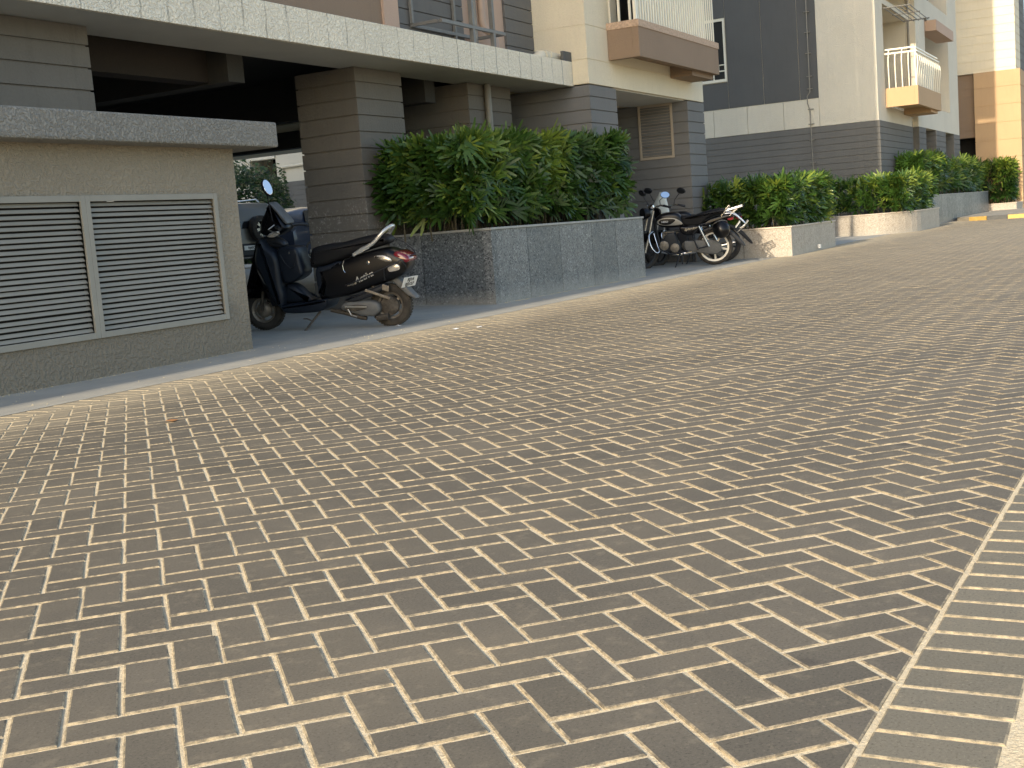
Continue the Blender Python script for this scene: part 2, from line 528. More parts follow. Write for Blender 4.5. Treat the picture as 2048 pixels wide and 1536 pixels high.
def catmull(pts, n=4, closed=True):
    out = []; N = len(pts)
    rng = range(N) if closed else range(N - 1)
    for i in rng:
        if closed: p0, p1, p2, p3 = (pts[(i + k - 1) % N] for k in range(4))
        else: p0, p1, p2, p3 = pts[max(i - 1, 0)], pts[i], pts[i + 1], pts[min(i + 2, N - 1)]
        for k in range(n):
            t = k / n
            out.append(tuple(0.5 * (2 * b + (c - a) * t + (2 * a - 5 * b + 4 * c - d) * t * t + (3 * b - a - 3 * c + d) * t ** 3)
                             for a, b, c, d in zip(p0, p1, p2, p3)))
    if not closed: out.append(tuple(pts[-1]))
    return out

def text(body, size, parent, loc, xdir, up, mat, name='lettering', depth=0.001, shear=0.0, bold=False, align='CENTER'):
    cu = bpy.data.curves.new(name, 'FONT')
    cu.body = body; cu.size = size; cu.align_x = align; cu.align_y = 'CENTER'
    cu.extrude = depth; cu.shear = shear
    if bold: cu.offset = size * 0.018
    tmp = bpy.data.objects.new('tmp', cu)
    COL.objects.link(tmp)
    dg = bpy.context.evaluated_depsgraph_get()
    me = bpy.data.meshes.new_from_object(tmp.evaluated_get(dg))
    bpy.data.objects.remove(tmp)
    x = Vector(xdir).normalized(); u = Vector(up).normalized(); nrm = x.cross(u).normalized(); u = nrm.cross(x)
    T = Matrix(((x.x, u.x, nrm.x, loc[0]), (x.y, u.y, nrm.y, loc[1]), (x.z, u.z, nrm.z, loc[2]), (0, 0, 0, 1)))
    me.transform(T)
    me.materials.clear(); me.materials.append(mat)
    me.name = name
    o = bpy.data.objects.new(name, me)
    COL.objects.link(o)
    o.parent = parent
    ROOT[o] = ROOT[parent]
    return o

def coursed(mb, x0, x1, y0, y1, z0, z1, top, pitch, gap=0.016, deep=0.020):
    """rusticated wall: a recessed core with proud courses; the course tops sit at top - k*pitch"""
    mb.box(x0 + deep, x1 - deep, y0 + deep, y1 - deep, z0, z1 - 0.003)
    k = int((top - z1) / pitch) - 2
    while True:
        a = top - (k + 1) * pitch + gap / 2; b = top - k * pitch - gap / 2
        k += 1
        if b <= z0: break
        if a >= z1: continue
        a = max(a, z0 + 0.001); b = min(b, z1)
        if b - a < 0.02: continue
        mb.box(x0, x1, y0, y1, a, b)

def louvre(parent, mat, P0, U, W, z0, z1, n, frame=0.05, name='louvre_vent', mull=None, out=None, tl=(.55, .83), hw=.37):
    """louvred vent in the vertical plane through P0 along unit U (2D); out = outward 2D normal"""
    U = Vector((U[0], U[1], 0)); O = Vector((out[0], out[1], 0)); P = Vector((P0[0], P0[1], 0)); Z = Vector((0, 0, 1))
    fr = MB()
    def bar(u0, u1, a, b, d0, d1):
        c = P + U * (u0 + u1) / 2 + Z * (a + b) / 2 + O * (d0 + d1) / 2
        fr.obox(c, U * (u1 - u0) / 2, O * (d1 - d0) / 2, Z * (b - a) / 2)
    bar(0, frame, z0, z1, 0.003, 0.022); bar(W - frame, W, z0, z1, 0.003, 0.022)
    bar(frame, W - frame, z0, z0 + frame, 0.003, 0.021); bar(frame, W - frame, z1 - frame, z1, 0.003, 0.021)
    rj = random.Random(int(W * 1000))
    cells = [(frame, W - frame)]
    if mull:
        bar(mull - frame / 2, mull + frame / 2, z0 + frame, z1 - frame, 0.003, 0.021)
        cells = [(frame, mull - frame / 2), (mull + frame / 2, W - frame)]
    v = fr.build(name, mat, parent, bevel=0.003)
    for (a, b) in cells:
        sl_ = MB(); H = (z1 - z0 - 2 * frame); st = H / n
        for i in range(n):
            zc = z0 + frame + st * (i + 0.5)
            c = P + U * (a + b) / 2 + Z * zc - O * 0.012
            tilt = (O * (tl[0] + rj.gauss(0, .04)) - Z * tl[1] + U * rj.gauss(0, .002)).normalized()
            c = c + Z * rj.gauss(0, .0012)
            sl_.obox(c, U * (b - a - .002) / 2, tilt * st * hw, (tilt.cross(U)).normalized() * 0.0022)
        sl_.build('slats', mat, v)
        bk = MB()
        c = P + U * (a + b) / 2 + Z * (z0 + z1) / 2 - O * 0.055
        bk.obox(c, U * (b - a) / 2, O * 0.004, Z * (z1 - z0 - 2 * frame) / 2)
        bk.build('backing', M['dark'], v)
    return v

# ------------------------------------------------------------------ ground
g = MB(); g.add([(-300, -300, -0.035), (500, -300, -0.035), (500, 300, -0.035), (-300, 300, -0.035)], [(0, 1, 2, 3)])
tag(g.build('ground', M['ground']), kind='structure')
g = MB(); g.add([(-6, -1.6, -0.0037), (75, -2.2, -0.0037), (75, 6.15, -0.0037), (-6, 6.15, -0.0037)], [(0, 1, 2, 3)])
tag(g.build('joint_sand', M['sand']), kind='structure')

def clip_half(poly, a, b, c):
    """keep a*x + b*y <= c"""
    out = []
    for i in range(len(poly)):
        p, q = poly[i], poly[(i + 1) % len(poly)]
        fp = a * p[0] + b * p[1] - c; fq = a * q[0] + b * q[1] - c
        if fp <= 0: out.append(p)
        if (fp < 0 < fq) or (fq < 0 < fp):
            t = fp / (fp - fq)
            out.append((p[0] + (q[0] - p[0]) * t, p[1] + (q[1] - p[1]) * t))
    return out

def brick(mb, poly, rnd, near):
    """one paver from a convex outline, chamfered arris, slightly uneven seat"""
    n = len(poly)
    A = sum(poly[i][0] * poly[(i + 1) % n][1] - poly[(i + 1) % n][0] * poly[i][1] for i in range(n)) / 2
    if abs(A) < 0.0006: return
    if A < 0: poly = poly[::-1]
    cx = sum(p[0] for p in poly) / n; cy = sum(p[1] for p in poly) / n
    dz = rnd.gauss(0, 0.0006); tx = rnd.gauss(0, 0.004); ty = rnd.gauss(0, 0.004)
    def ins(d):
        res = []
        for i in range(n):
            p0, p1, p2 = Vector(poly[i - 1]), Vector(poly[i]), Vector(poly[(i + 1) % n])
            e1 = p1 - p0; e2 = p2 - p1
            if e1.length < 1e-6 or e2.length < 1e-6: res.append(p1); continue
            e1.normalize(); e2.normalize()
            nn = Vector((-e1.y, e1.x)) + Vector((-e2.y, e2.x))
            if nn.length < 1e-3: res.append(p1); continue
            nn.normalize(); k = max(0.4, nn.dot(Vector((-e1.y, e1.x))))
            res.append(p1 + nn * d / k)
        return res
    Z = lambda p, z: (p[0], p[1], z + dz + tx * (p[0] - cx) + ty * (p[1] - cy))
    top = [Z(p, 0.0) for p in ins(0.0034)]
    arr = [Z(p, -0.0014) for p in poly]
    bot = [(p[0], p[1], -0.02) for p in poly]
    vs = top + arr + bot
    fs = [tuple(range(n))]
    for i in range(n):
        j = (i + 1) % n
        fs.append((n + i, n + j, j, i)); fs.append((2 * n + i, 2 * n + j, n + j, n + i))
    tv = min(1, max(0, rnd.gauss(.45, .14)))
    mb.add(vs[:n], fs[:1], tint=tv)
    mb.add(vs, fs[1:], tint=tv + 2)

Y0, Y1 = 0.36, 5.90
BSK = 0.030        # the border course runs slightly skew to the facades
def yb_in(x): return 0.438 - BSK * (x - 1.89)
def herringbone():
    rnd = random.Random(3)
    W = 0.1035; L = 2 * W; jt = 0.0110
    c = s = math.sqrt(.5)
    ox, oy = 1.829 + 0.147, 1.977 + 0.155
    mb = MB()
    def put(u0, v0, u1, v1):
        j = jt / 2
        r = lambda: rnd.gauss(0, 0.0011)
        q = [(u0 + j + r(), v0 + j + r()), (u1 - j + r(), v0 + j + r()), (u1 - j + r(), v1 - j + r()), (u0 + j + r(), v1 - j + r())]
        poly = [(ox + u * c + v * s, oy + u * s - v * c) for u, v in q]
        if max(p[0] for p in poly) < -1.5 or min(p[0] for p in poly) > 62: return
        if max(p[1] for p in poly) < -1.5 or min(p[1] for p in poly) > Y1: return
        # drop pavers well outside the view fan on the near left
        x = sum(p[0] for p in poly) / 4; y = sum(p[1] for p in poly) / 4
        if y > 3.0 * x + 4.0: return
        poly = clip_half(poly, -BSK, -1, -(0.438 + BSK * 1.89) ); poly = clip_half(poly, 0, 1, Y1) if poly else poly
        if len(poly) < 3: return
        brick(mb, poly, rnd, x < 8)
    N = 520
    # lattice (W,W) and (2W,-2W); one brick along u and one along v per cell
    for i in range(-N, N):
        for k in range(-N // 2, N // 2):
            bu = i * W + k * 2 * W; bv = i * W - k * 2 * W
            X = ox + (bu + bv) * c; Y = oy + (bu - bv) * s
            if X < -1.8 or X > 63 or Y < -1.8 or Y > 6.8: continue
            put(bu, bv, bu + L, bv + W)
            put(bu + L, bv - W, bu + L + W, bv + W)
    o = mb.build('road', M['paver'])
    return tag(o, kind='structure')
herringbone()

def header_course(name, x0, x1, ya, yb, pitch, mat, seed, skew=0.0, slope=0.0):
    rnd = random.Random(seed); mb = MB(); x = x0
    while x < x1:
        g_ = rnd.gauss(0.0105, .0015); r = lambda: rnd.gauss(0, .0011)
        o1 = -slope * (x - 1.89)
        poly = [(x + g_ + r(), ya + o1 + r()), (x + pitch + r(), ya + o1 + r()), (x + pitch + skew + r(), yb + o1 + r()), (x + g_ + skew + r(), yb + o1 + r())]
        brick(mb, poly, rnd, True)
        x += pitch
    return tag(mb.build(name, mat), kind='structure')
header_course('edging_course', -1.4, 40, 0.226, 0.424, 0.1015, M['paver_grey'], 5, slope=BSK)
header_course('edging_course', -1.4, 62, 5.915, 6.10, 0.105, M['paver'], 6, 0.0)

# kerb stones on the camera's side of the drive
kb = MB(); rnd = random.Random(9); x = -1.45
while x < 40:
    o1 = -BSK * (x + .25 - 1.89); ye = 0.192 + o1 + rnd.gauss(0, .003); zt = 0.004 + rnd.gauss(0, .002)
    kb.add([(x, -.3 + o1, -.03), (x + .485, -.3 + o1, -.03), (x + .485, ye - .0075, -.03), (x, ye + .0075, -.03), (x, -.3 + o1, zt), (x + .485, -.3 + o1, zt), (x + .485, ye - .0075, zt), (x, ye + .0075, zt)],
           [(0, 3, 2, 1), (4, 5, 6, 7), (0, 1, 5, 4), (1, 2, 6, 5), (2, 3, 7, 6), (3, 0, 4, 7)]); x += 0.5
tag(kb.build('kerb', M['kerb_conc'], bevel=0.006), kind='structure')

# concrete apron; it lies level beside the drive, then climbs towards the parking court
ap = MB()
prof = [(6.105, 0.001), (6.13, .006), (7.0, 0.008), (8.3, 0.045), (10, 0.07), (15, 0.20), (19, 0.42), (60, 0.42)]
xs = [-20, 75]
vs = []; fs = []
for (y, z) in prof:
    for x in xs: vs.append((x, y, z))
for i in range(len(prof) - 1): fs.append((2 * i, 2 * i + 1, 2 * i + 3, 2 * i + 2))
ap.add(vs, fs)
tag(ap.build('pavement', M['apron']), kind='structure')

# raised forecourt by the tower with its painted kerb
fc = MB(); fc.box(41.62, 80, -30, 4.75, -0.03, 0.115)
fc.add([(41.62, 4.75, .115), (80, 4.75, .115), (80, 6.0, .115), (43.6, 6.0, .115), (41.62, 4.75, -.03), (43.6, 6.0, -.03)], [(0, 1, 2, 3), (0, 3, 5, 4)])
tag(fc.build('forecourt', M['ground']), kind='structure')
pk = thing('painted_kerb', 'kerb painted in yellow and black blocks at the far end of the brick drive', 'kerb', (41.5, 4, 0))
yk = 5.45; i = 0
while yk > -4:
    L = 0.62
    kx = 41.5 + (max(0, yk - 4.75)) * 1.0; kx2 = 41.5 + max(0, yk - L - 4.75)
    m = MB()
    pts = [(kx2, yk - L + .012), (kx2 + .16, yk - L + .012), (kx + .16, yk - .003), (kx, yk - .003)]
    m.add([(a, b, -.03) for a, b in pts] + [(a + (.03 if q in (0, 3) else 0), b, .125) for q, (a, b) in enumerate(pts)],
          [(0, 3, 2, 1), (4, 5, 6, 7), (0, 1, 5, 4), (1, 2, 6, 5), (2, 3, 7, 6), (3, 0, 4, 7)])
    m.build('kerb_block', M['yellow_paint'] if i % 2 == 0 else M['black_road_paint'], pk, bevel=.01)
    yk -= L; i += 1

# ------------------------------------------------------------------ utility block with louvres
ub = thing('utility_block', 'low grey rendered block with wide louvred vents beside the drive', 'utility block', (6.5, 7.02, 0))
m = MB()
X0u, X1u = -1.2, 8.37
vx0, vx1, vz0, vz1 = 5.1, 8.09, 0.30, 1.36
m.box(X0u, vx0, 7.02, 7.20, 0, 1.735); m.box(vx1, X1u, 7.02, 7.20, 0, 1.735)
m.box(vx0, vx1, 7.02, 7.20, 0, vz0); m.box(vx0, vx1, 7.02, 7.20, vz1, 1.735)
m.box(X1u - .18, X1u, 7.20, 8.28, 0, 1.735); m.box(X0u, X0u + .18, 7.20, 8.28, 0, 1.735)
m.build('wall', M['block_wall'])
bpy.data.objects.remove(bpy.data.objects['wall'])
m.build('wall', M['block_wall'], ub)
m = MB(); m.box(X0u - .35, 8.72, 6.79, 8.28, 1.735, 1.95)
m.build('cap_slab', M['cap'], ub, bevel=.018)
for (a, b, mu) in ((5.1, 6.642, None), (6.642, 8.09, None)):
    louvre(ub, M['louvre'], (a, 7.02), (1, 0), b - a, vz0, vz1, 24, frame=0.046, out=(0, -1))

# ------------------------------------------------------------------ apartment building 1
b1 = thing('apartment_building', 'nearest apartment building, on rusticated pillars over a dark car park, with a long cream ledge', 'building', (12, 8.4, 0))
PT, PP = 2.945, 0.195
def pillar(par, x0, x1, y0, y1, zt=2.92, mat=None, name='pillar', top=PT, pitch=PP):
    mm = MB(); coursed(mm, x0, x1, y0, y1, 0, zt, top, pitch)
    return mm.build(name, mat or M['pillar'], par, bevel=.004)
pillar(b1, -3.0, 8.13, 8.30, 9.2)
p1 = pillar(b1, 12.35, 13.37, 8.40, 9.28)
p2 = pillar(b1, 15.06, 16.33, 8.40, 9.9)
pillar(b1, 17.17, 18.2, 7.50, 9.3, mat=M['pillar_cool'])
p4 = pillar(b1, 21.5, 22.42, 7.50, 10.2, mat=M['pillar_cool'])
# ledge
B(-3, 17.165, 7.75, 7.80, 2.92, 3.28).build('fascia', M['fascia'], b1, bevel=.006)
B(-3, 17.165, 7.802, 8.62, 2.925, 3.265).build('ledge_slab', M['soffit'], b1)
B(18.2, 21.5, 7.56, 8.60, 2.921, 2.94).build('soffit', M['soffit'], b1)
# ceiling and beams of the car park
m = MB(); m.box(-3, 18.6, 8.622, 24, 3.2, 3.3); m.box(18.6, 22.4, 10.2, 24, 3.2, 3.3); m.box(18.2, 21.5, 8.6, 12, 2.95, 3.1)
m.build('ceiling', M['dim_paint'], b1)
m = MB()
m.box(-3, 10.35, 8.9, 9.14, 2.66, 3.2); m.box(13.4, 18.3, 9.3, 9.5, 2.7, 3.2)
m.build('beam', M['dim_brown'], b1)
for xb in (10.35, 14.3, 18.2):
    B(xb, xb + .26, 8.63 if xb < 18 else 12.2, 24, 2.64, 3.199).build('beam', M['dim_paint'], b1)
B(18.2, 21.49, 11.8, 12.0, 0, 2.95).build('rear_wall', M['grey_panel'], b1)
# columns standing in the dark of the car park
for (cx, cy) in ((11.0, 15.5), (15.3, 21.5), (7, 14), (18.6, 10.4)):
    B(cx, cx + .5, cy, cy + .5, 0, 3.2).build('column', M['pillar'], b1)
# unseen wing, added to throw the apron's long shadow and shade the far court
m = MB(); m.box(-15, -3.0, 6.45, 18, 0, 13.2)
m.box(-15, -3.0, 18.01, 48, 0, 25)
m.build('shadow_caster', M['cream2'], b1)
# upper walls
ZT = 14.0
def walls_with_joints(x0, x1, y0, y1, zs, mat, name, par):
    mm = MB()
    mm.box(x0 + .01, x1 - .01, y0 + .01, y1, zs[0] + .002, zs[-1])
    for a, b in zip(zs[:-1], zs[1:]): mm.box(x0, x1, y0, y1 - .01, a + .004, b - .004)
    return mm.build(name, mat, par, bevel=.004)
walls_with_joints(17.17, 22.42, 7.50, 20, [2.936, 3.30, 3.80, 6.3, 9, 16.5], M['cream'], 'tower_wall', b1)
B(-3, 13.0, 8.36, 16.0, 3.305, ZT).build('upper_wall', M['brown'], b1)
B(13.0, 13.33, 8.325, 8.6, 3.281, 9.0).build('pilaster', M['pink'], b1)
B(13.0, 17.17, 8.7, 16.0, 3.305, ZT).build('upper_wall', M['brown'], b1)
m = MB(); coursed(m, 13.33, 15.02, 8.36, 8.69, 3.281, ZT, PT, -PP) if False else coursed(m, 13.33, 15.02, 8.36, 8.69, 3.281, 8.0, 8.05 + 0.155, PP, gap=.012)
m.build('clad_wall', M['grey_clad'], b1, bevel=.003)
B(15.02, 16.28, 8.40, 8.69, 3.281, 8.0).build('upper_wall', M['pink'], b1)
m = MB(); coursed(m, 16.28, 17.168, 8.36, 8.69, 3.281, 8.0, 8.05 + 0.155, PP, gap=.012)
m.build('clad_wall', M['grey_clad'], b1, bevel=.003)
# ledge steel frame
m = MB(); zf = 3.52; q = .022
xa, xb_, ya, yb = 13.62, 15.32, 7.90, 8.33
for y in (ya, yb): m.box(xa, xb_, y - q, y + q, zf - q, zf + q)
for x in (xa, xb_): m.box(x - q, x + q, ya + q, yb - q, zf - q + .001, zf + q - .001)
for x in (14.42, 14.98):
    m.box(x - .028, x + .028, ya - .03, ya + .03, 3.282, zf - q - .001); m.box(x - .028, x + .028, ya - .03, ya + .03, zf + q + .001, 6.0)
m.box(14.70, 14.745, yb - .02, yb + .02, 3.282, 6)
m.box(13.6, 13.645, ya + .4, ya + .44, zf + q + .001, 6.0)
m.build('steel_frame', M['steel'], b1, bevel=.003)
m = MB(); m.tube([(15.28, 8.32, 6), (15.28, 8.32, 3.29)], .028, 10)
m.build('pipe', M['pvc_grey'], b1, smooth=40)
m = MB(); m.tube([(15.45, 8.30, 6), (15.45, 8.30, 3.75), (15.47, 8.28, 3.66), (15.56, 8.22, 3.60), (15.6, 8.2, 3.5), (15.6, 8.2, 3.29)], .055, 12)
m.build('pipe', M['pvc_brown'], b1, smooth=40)
m = MB(); m.tube([(16.30, 7.95, 3.20), (16.34, 7.95, 3.28), (16.44, 7.94, 3.335), (16.56, 7.93, 3.345), (17.10, 7.93, 3.345)], .075, 14)
m.tube([(16.52, 7.93, 3.345), (16.58, 7.93, 3.345)], .088, 14); m.tube([(16.68, 7.93, 3.345), (16.74, 7.93, 3.345)], .088, 14)
m.build('waste_pipe', M['pvc_cream'], b1, smooth=40)
B(16.88, 17.165, 7.755, 7.80, 3.282, 3.42).build('end_upstand', M['grey_panel'], b1)
# downpipe on the second pillar
m = MB(); m.tube([(15.52, 8.34, 2.92), (15.52, 8.34, 0.03)], .05, 12)
for z in (2.15, 0.9): m.tube([(15.52, 8.34, z), (15.52, 8.34, z + .05)], .06, 12)
m.box(15.40, 15.64, 8.385, 8.40, 2.16, 2.19)
m.build('downpipe', M['pvc_grey'], b1, smooth=40)
# louvre on the side of pillar 4
lv = louvre(b1, M['louvre_tan'], (21.5, 7.79), (0, 1), .67, 1.94, 2.925, 17, frame=.045, out=(-1, 0), tl=(.97, .25), hw=.42)

def railing_bar(mb, x, y, z0, z1, q=.016):
    mb.box(x - q, x + q, y - q, y + q, z0, z1)
# balcony 1
def balcony1(par, dz=0.0):
    x0, x1, y0, y1, z0, z1 = 17.97, 21.83, 6.975, 7.495, 3.335 + dz, 3.79 + dz
    mm = MB()
    t = .11
    mm.box(x0, x1, y0, y0 + t, z0, z1); mm.box(x0, x0 + t, y0 + t, y1, z0, z1); mm.box(x1 - t, x1, y0 + t, y1, z0, z1)
    mm.box(x0 + t, x1 - t, y0 + t, y1, z0 + .12, z0 + .22)
    mm.build('balcony_box', M['brown'], par, bevel=.006)
    mm = MB(); mm.box(20.7, x1 - .02, y0 + t + .01, y1, z0 - .075, z0 + .118)
    mm.build('balcony_beam', M['brown'], par)
    mm = MB()
    mm.box(x0 - .012, x1 + .012, y0 - .012, y0 + .02, z1 - .005, z1 + .10); mm.box(x0 - .012, x0 + .02, y0 + .02, y1, z1 - .005, z1 + .10)
    mm.build('bird_net', M['net'], par)
    rl = MB(); top = z1 + 1.25
    for i in range(34):
        x = x0 + .05 + i * (x1 - x0 - .1) / 33
        railing_bar(rl, x, y0 + .06, z1, top, .011)
    for y in (7.12, 7.30): railing_bar(rl, x0 + .06, y, z1, top, .016)
    railing_bar(rl, x0 + .06, y0 + .06, z1, top, .024)
    rl.box(x0 + .03, x1, y0 + .035, y0 + .085, top, top + .04); rl.box(x0 + .03, x0 + .08, y0 + .085, y1, top, top + .04)
    rl.build('railing', M['white_paint'], par)
    cl = MB(); n = 160; vs = []; fs = []
    for r_ in range(9):
        for i in range(n + 1):
            u = i / n; z = z1 + .02 + r_ * 1.15 / 8
            sag = .05 * math.sin(u * 9 + 1.3) * (r_ - 4) / 8
            vs.append((x0 + .12 + u * (x1 - x0 - .5) + sag + .10 * math.sin(r_ * .9) * math.sin(u * 5 + 2), y0 + .125 + .022 * math.sin(u * 120 + .5 * math.sin(r_)) + .02 * math.sin(u * 11), z))
    for r_ in range(8):
        for i in range(n):
            a = r_ * (n + 1) + i; fs.append((a, a + 1, a + n + 2, a + n + 1))
    cl.add(vs, fs)
    cl.build('awning_cloth', M['cloth'], par, smooth=60)
balcony1(b1)
balcony1(b1, 3.05)
B(18.0, 21.8, 6.98, 7.49, 8.7, 16.5).build('shadow_bay', M['cream'], b1)  # unseen block added to keep the second building's corner in shadow
# glazing and curtain behind the rail
B(18.1, 18.35, 7.47, 7.499, 3.8, 6.2).build('curtain', M['cloth'], b1)
B(18.352, 21.6, 7.46, 7.499, 3.8, 6.2).build('balcony_door', M['dark_glass'], b1)

# ------------------------------------------------------------------ apartment building 2
b2 = thing('apartment_building', 'second apartment building, cream over a grey banded base with a big dark panel', 'building', (36, 7, 0))
T2, P2 = 3.125, 0.1835
m = MB(); coursed(m, 36.0, 41.31, 6.93, 16.5, 0, 3.12, T2, P2, gap=.014)
m.build('base_wall', M['grey_clad'], b2, bevel=.003)
Z2 = 17.0
# cream mass: left face carries a recessed dark panel
m = MB()
m.box(36.02, 41.3, 8.25, 16.5, 3.122, Z2)
m.box(36.0, 37.08, 6.95, 8.60, 3.122, Z2)
m.box(37.08, 41.3, 6.95, 8.25, 3.122, 3.56)
for k in range(1, 4): m.box(37.08, 41.3, 6.95, 8.25, 3.55 + 3.05 * k - .15, 3.56 + 3.05 * k)
# band under the panel with vertical joints
ys = [8.60, 9.64, 10.72, 11.75, 12.9, 16.5]
for a, b in zip(ys[:-1], ys[1:]): m.box(35.985, 36.02, a + .006, b - .006, 3.122, 3.905)
m.build('cream_wall', M['cream2'], b2, bevel=.004)
m = MB(); ys = [8.60, 9.14, 10.2, 11.265]
for a, b in zip(ys[:-1], ys[1:]): m.box(36.004, 36.021, a + .006, b - .006, 3.93, Z2)
m.box(36.004, 36.021, 11.271, 12.14, 3.93, 4.70); m.box(36.004, 36.021, 11.271, 12.14, 6.56, Z2); m.box(36.004, 36.021, 12.14, 16.5, 3.93, Z2)
m.build('grey_panel', M['grey_panel'], b2)
wn = MB()
def wbar(y0, y1, z0, z1, d=.03): wn.box(36.0 - d, 36.018, y0, y1, z0, z1)
wbar(11.275, 11.33, 4.72, 6.54); wbar(12.08, 12.135, 4.72, 6.54); wbar(11.33, 12.08, 4.72, 4.80); wbar(11.33, 12.08, 6.47, 6.54)
wbar(11.33, 12.08, 5.02, 5.055, .02); wbar(11.66, 11.69, 4.80, 5.02, .02); wbar(11.33, 12.08, 5.20, 5.225, .02); wbar(11.5, 11.52, 5.055, 5.2, .02); wbar(11.8, 11.82, 5.055, 5.2, .02)
wf = wn.build('window', M['white_paint'], b2)
B(36.019, 36.03, 11.33, 12.08, 4.80, 6.47).build('pane', M['dark_glass'], wf)
# conduit on the left face
m = MB(); m.tube([(35.96, 8.84, 9), (35.96, 8.84, 4.12), (35.955, 8.92, 4.0), (35.955, 8.92, 3.8), (35.95, 8.86, 3.6), (35.95, 8.84, 1.6)], .016, 6)
for z in (6.35, 5.78, 5.2, 4.55, 4.2): m.box(35.945, 36.0, 8.76, 8.92, z, z + .02)
for z in (3.62, 3.2, 2.75, 2.1): m.box(35.945, 35.985, 8.76, 8.92, z, z + .02)
m.build('conduit', M['pvc_grey'], b2)
# balcony
def balcony2(par, dz=0.0):
    x0, x1, y0, y1, z0, z1 = 37.09, 41.30, 6.04, 6.94, 3.515 + dz, 4.05 + dz
    mm = MB(); t = .1
    mm.box(x0, x1, y0, y0 + t, z0, z1); mm.box(x0, x0 + t, y0 + t, y1, z0, z1); mm.box(x1 - t, x1, y0 + t, y1, z0, z1)
    mm.box(x0 + t, x1 - t, y0 + t, y1, z0 + .1, z0 + .2)
    mm.box(39.9, 41.2, y0 + t, y1, z0 - .08, z0 + .098)
    mm.build('balcony_box', M['ochre'], par, bevel=.006)
    rl = MB(); r = .017
    def bent(x, y, ox_, oy_):
        rl.tube([(x, y, z1), (x + ox_ * .02, y + oy_ * .02, z1 + .3), (x + ox_ * .06, y + oy_ * .06, z1 + .62), (x + ox_ * .05, y + oy_ * .05, z1 + .82), (x - ox_ * .03, y - oy_ * .03, z1 + .97)], r, 6)
    for i in range(5):
        bent(x0 + .05, y0 + .06 + i * .185, -1, 0)
    for i in range(12): bent(x0 + .05 + i * .37, y0 + .05, 0, -1)
    for zz, dd in ((z1 + .97, .02), (z1 + 1.09, -.03)):
        rl.tube([(x0 + .05 + (.0 if dd > 0 else .06), y1, zz), (x0 + .05 + (0 if dd > 0 else .06), y0 + .04 - dd + .02, zz), (x1, y0 + .04 - dd + .02, zz)], .026, 6)
    for i in (0, 2, 4): rl.tube([(x0 + .05, y0 + .06 + i * .185, z1 + .95), (x0 + .11, y0 + .06 + i * .185, z1 + 1.09)], r, 6)
    rl.build('railing', M['white_paint'], par, smooth=50)
    cl = MB(); vs = []; fs = []; n = 60
    for r_ in range(7):
        for i in range(n + 1):
            u = i / n; v = r_ / 6
            zz = z1 + .05 + v * .85
            vs.append((x0 + .5 + u * (x1 - x0 - .9) - (1 - v) * .8 * u * .6, y0 + .10 + .02 * math.sin(u * 50 + v * 4) + .03 * math.sin(u * 9 + v * 3), zz))
    for r_ in range(6):
        for i in range(n):
            a = r_ * (n + 1) + i; fs.append((a, a + 1, a + n + 2, a + n + 1))
    cl.add(vs, fs); cl.build('plastic_sheet', M['cloth'], par, smooth=60)
balcony2(b2)
m = MB()  # unseen blocks and rails, shaped to throw shadows onto the tower
m.box(37.09, 41.3, 6.02, 6.94, 7.45, 9.62); m.box(37.09, 41.3, 6.02, 6.94, 11.42, 12.1); m.box(37.09, 41.3, 6.02, 6.94, 13.7, 17)
m.build('shadow_stack', M['cream2'], b2)
m = MB()
for z0_, z1_ in ((9.62, 10.7), (12.1, 13.1)):
    for i in range(7): m.tube([(41.2, 6.06 + i * .14, z0_), (41.2, 6.06 + i * .14, z1_)], .022, 6)
    for i in range(12): m.tube([(37.2 + i * .36, 6.06, z0_), (37.2 + i * .36, 6.06, z1_)], .022, 6)
    m.tube([(37.1, 6.06, z1_), (41.25, 6.06, z1_), (41.25, 6.9, z1_)], .03, 6)
m.build('railing', M['white_paint'], b2)
louvre(b2, M['pvc_grey'], (38.2, 8.248), (1, 0), 2.1, 5.1, 7.1, 20, frame=.06, out=(0, -1), tl=(.97, .25))
# clothes drying rack under the next balcony
m = MB()
for i in range(6): m.tube([(37.3, 6.25 + i * .14, 6.35), (40.6, 6.25 + i * .14, 6.30)], .014, 5)
for x in (37.3, 38.9, 40.6): m.tube([(x, 6.2, 6.33), (x, 7.0, 6.33)], .018, 5)
m.tube([(38.9, 6.6, 6.33), (38.9, 6.7, 4.2)], .006, 4); m.tube([(39.4, 6.3, 6.33), (39.4, 6.5, 4.2)], .006, 4)
m.build('drying_rack', M['steel'], b2)
# second bay: piers over openings, window recess, pipes
m = MB()
for (a, b) in ((41.42, 42.75), (44.85, 47.0), (49.0, 50.55)):
    m = MB(); coursed(m, a, b, 6.76, 8.4, 0, 3.12, T2, P2)
    m.build('base_pier', M['grey_clad'], b2, bevel=.003)
B(42.76, 50.5, 8.0, 8.3, 0, 3.12).build('recess_wall', M['grey_panel'], b2)
m = MB()
m.box(41.42, 50.55, 6.77, 8.4, 3.122, 3.85)
m.box(41.42, 43.2, 6.77, 9.6, 3.85, Z2); m.box(48.3, 50.55, 6.77, 9.6, 3.85, Z2)
m.box(43.2, 48.3, 6.77, 7.2, 6.7, 7.35); m.box(43.2, 44.0, 6.3, 6.77, 6.75, 7.15) if False else None
m.box(50.5, 54.0, 8.6, 9.6, 0.0, Z2)
m.build('cream_wall', M['cream2'], b2, bevel=.004)
B(43.2, 48.3, 9.2, 9.6, 3.85, Z2).build('recess_wall', M['brown'], b2)
m = MB()
m.box(43.35, 47.2, 6.42, 7.0, 6.28, 6.62)
m.build('window_hood', M['pink'], b2)
m = MB()
